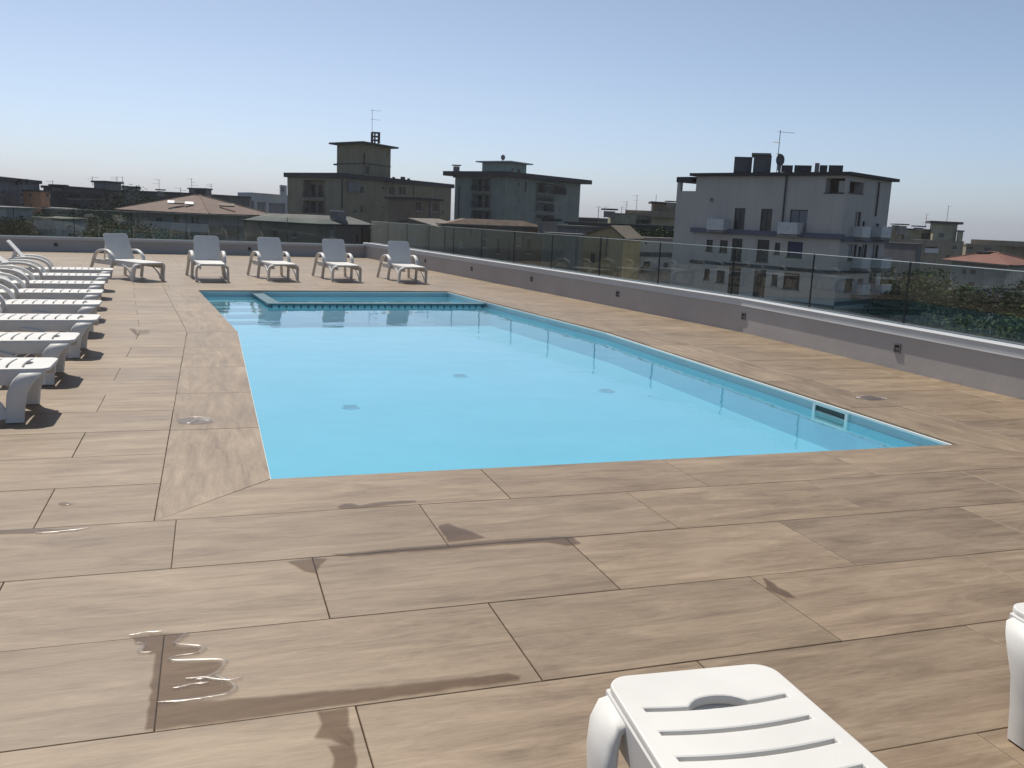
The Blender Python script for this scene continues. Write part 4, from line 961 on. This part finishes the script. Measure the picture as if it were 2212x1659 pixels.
b = House('apartment_building', 'long ochre block running off the right edge', ZF, (1000, 440, 228), (1040, 435, 222), (2300, 440, 240), OCH3)
for r in ((1040, 448, 1105, 485), (1235, 455, 1310, 500)): b.window(1, r)
b.finish(over=.2, thick=.35, rmat=OCH3)
roofbox(b.root, 'roof_storey', OCH3, ZF, 1080, 2300, 398, 440, 226, 8)
flue(ZF, 330, 300, 205, 207, .7, 'round-capped dark flue right of the white block'); flue(ZF, 268, 240, 205, 207, .5, 'smaller flue next to the white block'); flue(ZF, 520, 260, 225, 211, .7, 'squat chimney on the low yellow roof storey')
# antennas
for zf, x, y0, y1, d, lb, n_ in ((ZA, 685, 232, 130, 160, 'angled antenna on the left end of the long dark grey block', 1), (ZA, 1200, 160, 75, 170, 'antenna at the left corner of the grey rooftop room', 2), (ZA, 1515, 160, 75, 170, 'antenna on the right half of the grey rooftop room', 2), (ZA, 1595, 262, 75, 174, 'antenna right of the grey rooftop room', 2),
        (ZA, 2065, 290, 110, 186, 'antenna beside the lone flue', 2), (ZB_, 1035, 220, 90, 190, 'antenna on the rooftop room above the brown hipped roof', 3), (ZB_, 905, 275, 195, 186, 'small antenna left of the rooftop room on the low roofline', 2), (ZB_, 1260, 230, 150, 190, 'antenna at the right corner of the rooftop room on the low roofline', 2),
        (ZE, 255, 430, 215, 186, 'leftmost thin antenna in the gap by the green block', 2), (ZE, 340, 430, 215, 186, 'second thin antenna in the gap by the green block', 2), (ZE, 590, 300, 215, 120, 'short antenna on the yellow block', 2), (ZE, 660, 290, 140, 120, 'middle antenna on the yellow block', 2), (ZE, 800, 280, 50, 120, 'tallest antenna on the yellow block', 2), (ZE, 1080, 170, 50, 124, 'plain mast on the rooftop room by the white block', 0),
        (ZF, 590, 260, 95, 211, 'antenna between the roof storey and the square yellow tower', 3), (ZF, 825, 175, 5, 212, 'thin antenna on the square yellow roof tower', 1), (ZD, 1705, 820, 650, 186, 'thin mast at the right of the green block gap', 1)):
    antenna(zf, x, y0, y1, d, lb, n_, spread=d * .0062)

# ------------------------------------------------------------------ trees
LEAF1 = leaf_mat('dark_leaves', (0.014, 0.024, 0.010), (0.040, 0.060, 0.022)); LEAF2 = leaf_mat('green_leaves', (0.025, 0.042, 0.014), (0.070, 0.098, 0.034)); BARK = plain('bark', (0.07, 0.055, 0.04), .9, .25, 4)
def tree(zf, x, ytop, dist, rad, ratio, label, leaf, n=2600, name='broadleaf_tree', seed=0, ls=.32):
    top = at(*zf(x, ytop), dist); H = top.z - GZ; rd = random.Random(seed + int(x) + int(dist))
    e = empty(name, (top.x, top.y, GZ)); tag(e, label, 'tree', 'trees between the houses')
    ch = rad * ratio; cz = H - ch
    t = MB().tube([(0, 0, 0), (.1, .05, cz * .5), (0, .1, cz), (.05, 0, cz + ch * .5)], [.32, .26, .2, .06], 7)
    cl = []
    for k in range(26):
        a = rd.uniform(0, 6.283); zz = rd.uniform(-.85, .9); rr = math.sqrt(max(0, 1 - zz * zz)) * rd.uniform(.45, .95)
        c = Vector((rad * rr * math.cos(a), rad * rr * math.sin(a), cz + ch * zz * .9)); cl.append((c, rad * rd.uniform(.26, .42)))
        if k < 9: t.tube([(0, .1, cz * rd.uniform(.75, 1.0)), c * .5 + Vector((0, 0, cz * .5)), c], [.12, .08, .03], 5)
    t.build('trunk', BARK, e)
    m = MB(); vs = []; fs = []
    for k in range(n):
        c, r = cl[k % len(cl)]
        d = Vector((rd.gauss(0, 1), rd.gauss(0, 1), rd.gauss(0, 1))).normalized() * r * rd.uniform(.35, 1.08) ** .6
        p = c + Vector((d.x, d.y, d.z * .8)); u = Vector((rd.gauss(0, 1), rd.gauss(0, 1), rd.gauss(0, .6))).normalized(); w = u.cross(Vector((rd.gauss(0, 1), rd.gauss(0, 1), rd.gauss(0, 1)))).normalized()
        s_ = ls * rd.uniform(.6, 1.3); i = len(vs); vs += [p - u * s_, p + w * s_ * .5, p + u * s_, p - w * s_ * .5]; fs.append((i, i + 1, i + 2, i + 3))
    me = bpy.data.meshes.new('crown'); me.from_pydata([tuple(v) for v in vs], [], fs); me.materials.append(leaf); link(bpy.data.objects.new('crown', me), e)
for i, a in enumerate(((ZA, 1250, 395, 130, 8.5, 1.1, 'dark tree standing before the long dark grey block', LEAF1), (ZA, 1480, 470, 125, 9.0, 1.2, 'dark tree immediately left of the brown hipped house', LEAF1), (ZA, 1780, 285, 165, 9.0, .8, 'far dark tree above the left eave of the brown hipped roof', LEAF1),
        (ZA, 1300, 640, 105, 5.0, 1.2, 'lower bushy tree under the dark trees at left', LEAF2), (ZA, 60, 560, 112, 4, 1.2, 'small tree on the terrace at the left edge', LEAF1), (ZA, 450, 560, 118, 3.6, .9, 'round bush between the low houses at left', LEAF1),
        (ZB_, 480, 690, 122, 6.0, 1.3, 'light green tree below the balcony band of the hipped house', LEAF2), (ZB_, 800, 720, 118, 5.5, 1.2, 'second light green tree below the balcony band', LEAF2), (ZB_, 1130, 740, 116, 4.2, 1.2, 'third small tree below the balcony band', LEAF1),
        (ZF, 300, 640, 108, 5.2, 1.3, 'green tree right beside the white block', LEAF2), (ZF, 540, 690, 104, 5.6, 1.2, 'broad green tree before the pale yellow block', LEAF2), (ZF, 880, 790, 96, 5.0, 1.2, 'green tree before the red-roofed house', LEAF2), (ZF, 200, 860, 84, 5.5, 1.3, 'low dark tree at the foot of the white block', LEAF1), (ZF, 640, 960, 78, 6.5, 1.3, 'low dark tree behind the glass at right', LEAF1), (ZF, 1100, 980, 76, 6.2, 1.3, 'dark tree under the red-roofed house', LEAF1), (ZF, 1640, 740, 84, 5.6, 1.4, 'dark tree at the right edge of the picture', LEAF1), (ZF, 1500, 1060, 66, 6.0, 1.3, 'low light green tree at the lower right behind the glass', LEAF2),
        (ZE, 950, 600, 108, 3.6, .45, 'flat leafy roof garden tree behind the old white house', LEAF1), (ZE, 1180, 570, 109, 3.2, .5, 'dark leafy tree between old white house and white block', LEAF1))):
    tree(*a, seed=i * 17, n=15000 if a[4] > 3.5 else 9000, ls=.17 if a[2] > 120 else .125)

# ------------------------------------------------------------------ wet patches on the deck
def wet_mat(name='wet_tile', gloss=1.0, tint=(0.68, 0.63, 0.59, 1)):
    m, n, l, b, out = new_mat(name); n.remove(b)
    tr = n.new('ShaderNodeBsdfTransparent'); cl = n.new('ShaderNodeBsdfTransparent')
    at_ = n.new('ShaderNodeAttribute'); at_.attribute_name = 'wet'; tc = n.new('ShaderNodeTexCoord'); nz = n.new('ShaderNodeTexNoise'); nz.inputs['Scale'].default_value = 22; nz.inputs['Detail'].default_value = 5; l.new(tc.outputs['Object'], nz.inputs['Vector'])
    ad = n.new('ShaderNodeMath'); ad.operation = 'MULTIPLY_ADD'; l.new(nz.outputs[0], ad.inputs[0]); ad.inputs[1].default_value = 1.1; l.new(at_.outputs['Fac'], ad.inputs[2])
    mr = n.new('ShaderNodeMapRange'); mr.inputs['From Min'].default_value = 0.55; mr.inputs['From Max'].default_value = 1.35; l.new(ad.outputs[0], mr.inputs['Value'])
    tn = n.new('ShaderNodeMix'); tn.data_type = 'RGBA'; l.new(mr.outputs[0], tn.inputs[0]); tn.inputs[6].default_value = (1, 1, 1, 1); tn.inputs[7].default_value = tint; l.new(tn.outputs[2], tr.inputs[0])
    gl = n.new('ShaderNodeBsdfGlossy'); gl.inputs['Roughness'].default_value = 0.30
    mx = n.new('ShaderNodeMixShader'); sc = n.new('ShaderNodeMath'); sc.operation = 'MULTIPLY'; l.new(schlick(n, l, 0.02), sc.inputs[0]); gz = n.new('ShaderNodeMath'); gz.operation = 'MULTIPLY'; gz.inputs[1].default_value = gloss; l.new(mr.outputs[0], gz.inputs[0]); l.new(gz.outputs[0], sc.inputs[1]); l.new(sc.outputs[0], mx.inputs[0]); l.new(tr.outputs[0], mx.inputs[1]); l.new(gl.outputs[0], mx.inputs[2]); l.new(mx.outputs[0], out.inputs[0]); n.remove(cl); return m
WET = wet_mat(gloss=0.7); DAMP = wet_mat('damp_tile', 0.15, (0.84, 0.82, 0.80, 1))
def bead_mat():
    m, n, l, b, out = new_mat('water_bead'); n.remove(b)
    tr = n.new('ShaderNodeBsdfTransparent'); tr.inputs[0].default_value = (0.9, 0.89, 0.88, 1)
    gl = n.new('ShaderNodeBsdfGlossy'); gl.inputs['Roughness'].default_value = 0.3
    mx = n.new('ShaderNodeMixShader'); l.new(schlick(n, l, 0.06), mx.inputs[0]); l.new(tr.outputs[0], mx.inputs[1]); l.new(gl.outputs[0], mx.inputs[2]); l.new(mx.outputs[0], out.inputs[0]); return m
BEAD = bead_mat()
ZP = Z(0, 1032.2, .3777)
def densify(P, wob, seed):
    rd = random.Random(seed); out = []
    for k in range(len(P)):
        a, b = Vector(P[k]), Vector(P[(k + 1) % len(P)]); n = max(1, int((b - a).length / .035))
        for j in range(n): p = a + (b - a) * j / n; out.append((p.x + rd.uniform(-wob, wob) * .8, p.y + rd.uniform(-wob, wob) * .5))
    return out
def puddle(pts, label, rims=(), wob=.006, zf=ZP, z=.0035, soft=.012, mat=None):
    P = [ground(*zf(*p)) for p in pts]; c = sum(P, Vector((0, 0, 0))) / len(P)
    Q = densify([(p.x - c.x, p.y - c.y) for p in P], wob, len(pts)); e = empty('wet_patch', (c.x, c.y, 0)); tag(e, label, 'wet patch', 'wet patches on the deck')
    bm = bmesh.new(); vs = [bm.verts.new((x, y, z)) for x, y in Q]; f = bm.faces.new(vs); bm.normal_update(); lay = bm.verts.layers.float.new('wet'); bmesh.ops.inset_region(bm, faces=[f], thickness=soft, use_even_offset=True, use_boundary=True)
    for v_ in bm.verts: v_[lay] = 0.0 if any(e_.is_boundary for e_ in v_.link_edges) else 1.0
    bmesh.ops.triangulate(bm, faces=bm.faces); bmesh.ops.recalc_face_normals(bm, faces=bm.faces)
    me = bpy.data.meshes.new('film'); bm.to_mesh(me); bm.free(); me.materials.append(mat or WET); link(bpy.data.objects.new('film', me), e)
    for r in rims:
        pp = [ground(*zf(*p)) - c for p in r]; pth = bez([(p.x, p.y, 0) for p in pp], 5); rd = random.Random(len(r)); rings = []
        for i, p in enumerate(pth):
            t = (pth[min(i + 1, len(pth) - 1)] - pth[max(i - 1, 0)]).normalized(); nn = Vector((-t.y, t.x, 0)); w = rd.uniform(.006, .014) * (1 if 0 < i < len(pth) - 1 else .2); hh = .0045
            rings.append([p + nn * (w * q) + Vector((0, 0, z + .001 + hh * (1 - q * q))) for q in (-1, -.5, 0, .5, 1)])
        m = MB(); vv = [p for r_ in rings for p in r_]; ff = [(i * 5 + k, i * 5 + k + 1, i * 5 + k + 6, i * 5 + k + 5) for i in range(len(rings) - 1) for k in range(4)]
        m.add(vv, ff); m.build('bead', BEAD, e, smooth=True, ang=80)
puddle([(745, 910), (930, 888), (1080, 888), (1030, 930), (1012, 960), (1155, 972), (1135, 1008), (1005, 1030), (995, 1050), (1255, 1048), (1280, 1075), (1225, 1130), (1335, 1190), (1315, 1235), (1090, 1280), (1500, 1248), (2147, 1195), (2900, 1115), (2990, 1135), (2980, 1160), (2147, 1275), (1400, 1385), (815, 1452), (885, 1010), (805, 1003), (822, 962), (775, 948)],
       'large dark wet patch with bright wavy edge along a near tile joint', (((740, 910), (830, 892), (935, 886)), ((770, 950), (820, 962), (800, 1005), (870, 1006)), ((1080, 890), (1030, 930), (1012, 958), (1155, 970), (1135, 1008), (1010, 1028), (990, 1050), (1255, 1046), (1282, 1075), (1225, 1132), (1120, 1165)), ((1225, 1132), (1338, 1190), (1318, 1236), (1200, 1262), (1085, 1278), (900, 1295)), ((1060, 1160), (1180, 1150), (1300, 1165), (1390, 1150)), ((990, 1215), (1100, 1190), (1200, 1180))))
puddle([(-60, 302), (100, 295), (250, 290), (510, 293), (400, 306), (240, 318), (100, 324), (-60, 328)], 'thin dark wet streak with bright tip at the left edge', (((200, 322), (350, 312), (515, 292)),))
puddle([(320, 152), (345, 140), (385, 138), (425, 148), (390, 160), (350, 164)], 'small round wet spot beside a tile joint at left', (((380, 162), (425, 150)),))
puddle([(1640, 480), (1700, 470), (1800, 457), (1880, 462), (1840, 500), (1822, 550), (1740, 540), (1690, 508)], 'small dark wet blot at the end of a tile joint')
puddle([(1920, 168), (1960, 148), (2010, 146), (2060, 158), (2140, 142), (2250, 132), (2380, 130), (2390, 142), (2200, 160), (2080, 176), (1940, 180)], 'irregular dark wet strip just below the pool edge')
puddle([(1890, 440), (2200, 410), (2500, 385), (2900, 350), (3180, 336), (3280, 338), (3330, 378), (3240, 392), (3120, 372), (2900, 385), (2700, 400), (2300, 430), (2000, 455)], 'long dark wet strip along the middle tile joint')
puddle([(1800, 1335), (1990, 1310), (2062, 1700), (1860, 1700), (1905, 1610), (1865, 1530), (1940, 1528), (1890, 1500), (1790, 1490), (1830, 1415)], 'dark wet corner at the bottom edge of the picture')
puddle([(2500, 275), (2560, 262), (2700, 310), (2790, 345), (2560, 372)], 'triangular dark wet patch right of a tile joint')
puddle([(4350, 560), (4400, 590), (4560, 690), (4500, 690), (4380, 640)], 'narrow wet mark along a slanting tile joint at right')
puddle([(1010, -330), (1080, -345), (1210, -340), (1225, -312), (1100, -300), (1020, -308)], 'small shiny puddle on the left pool surround', (((1012, -322), (1080, -310), (1130, -328), (1215, -330)), ((1020, -335), (1110, -345), (1200, -338))))
puddle([(4890, -455), (4960, -470), (5040, -460), (5080, -448), (4990, -438)], 'small bright puddle on the deck right of the pool', (((4890, -452), (4970, -466), (5080, -448)), ((4900, -458), (4990, -446), (5060, -452)), ((4930, -462), (5010, -455), (5050, -456))))
puddle([(740, -855), (800, -848), (870, -846), (860, -820), (770, -812)], 'faint wet mark between the left loungers and the pool', soft=.05, mat=DAMP)
puddle([(752, -835), (780, -832), (775, -826), (758, -828)], 'tiny wet spot between the left loungers and the pool', mat=DAMP)

# ------------------------------------------------------------------ summer haze over the town
hz = MB().box(-2600, 2600, -2600, 2600, GZ - 1, 24).build('haze'); tag(hz, kind='stuff')
hm = bpy.data.materials.new('haze_air'); hm.use_nodes = True; hn = hm.node_tree; hn.nodes.clear()
ho = hn.nodes.new('ShaderNodeOutputMaterial'); hv = hn.nodes.new('ShaderNodeVolumePrincipled'); hn.links.new(hv.outputs[0], ho.inputs['Volume'])
hv.inputs['Color'].default_value = (0.93, 0.95, 1.0, 1); hv.inputs['Density'].default_value = 0.00020; hv.inputs['Anisotropy'].default_value = 0.3
hz.data.materials.append(hm)
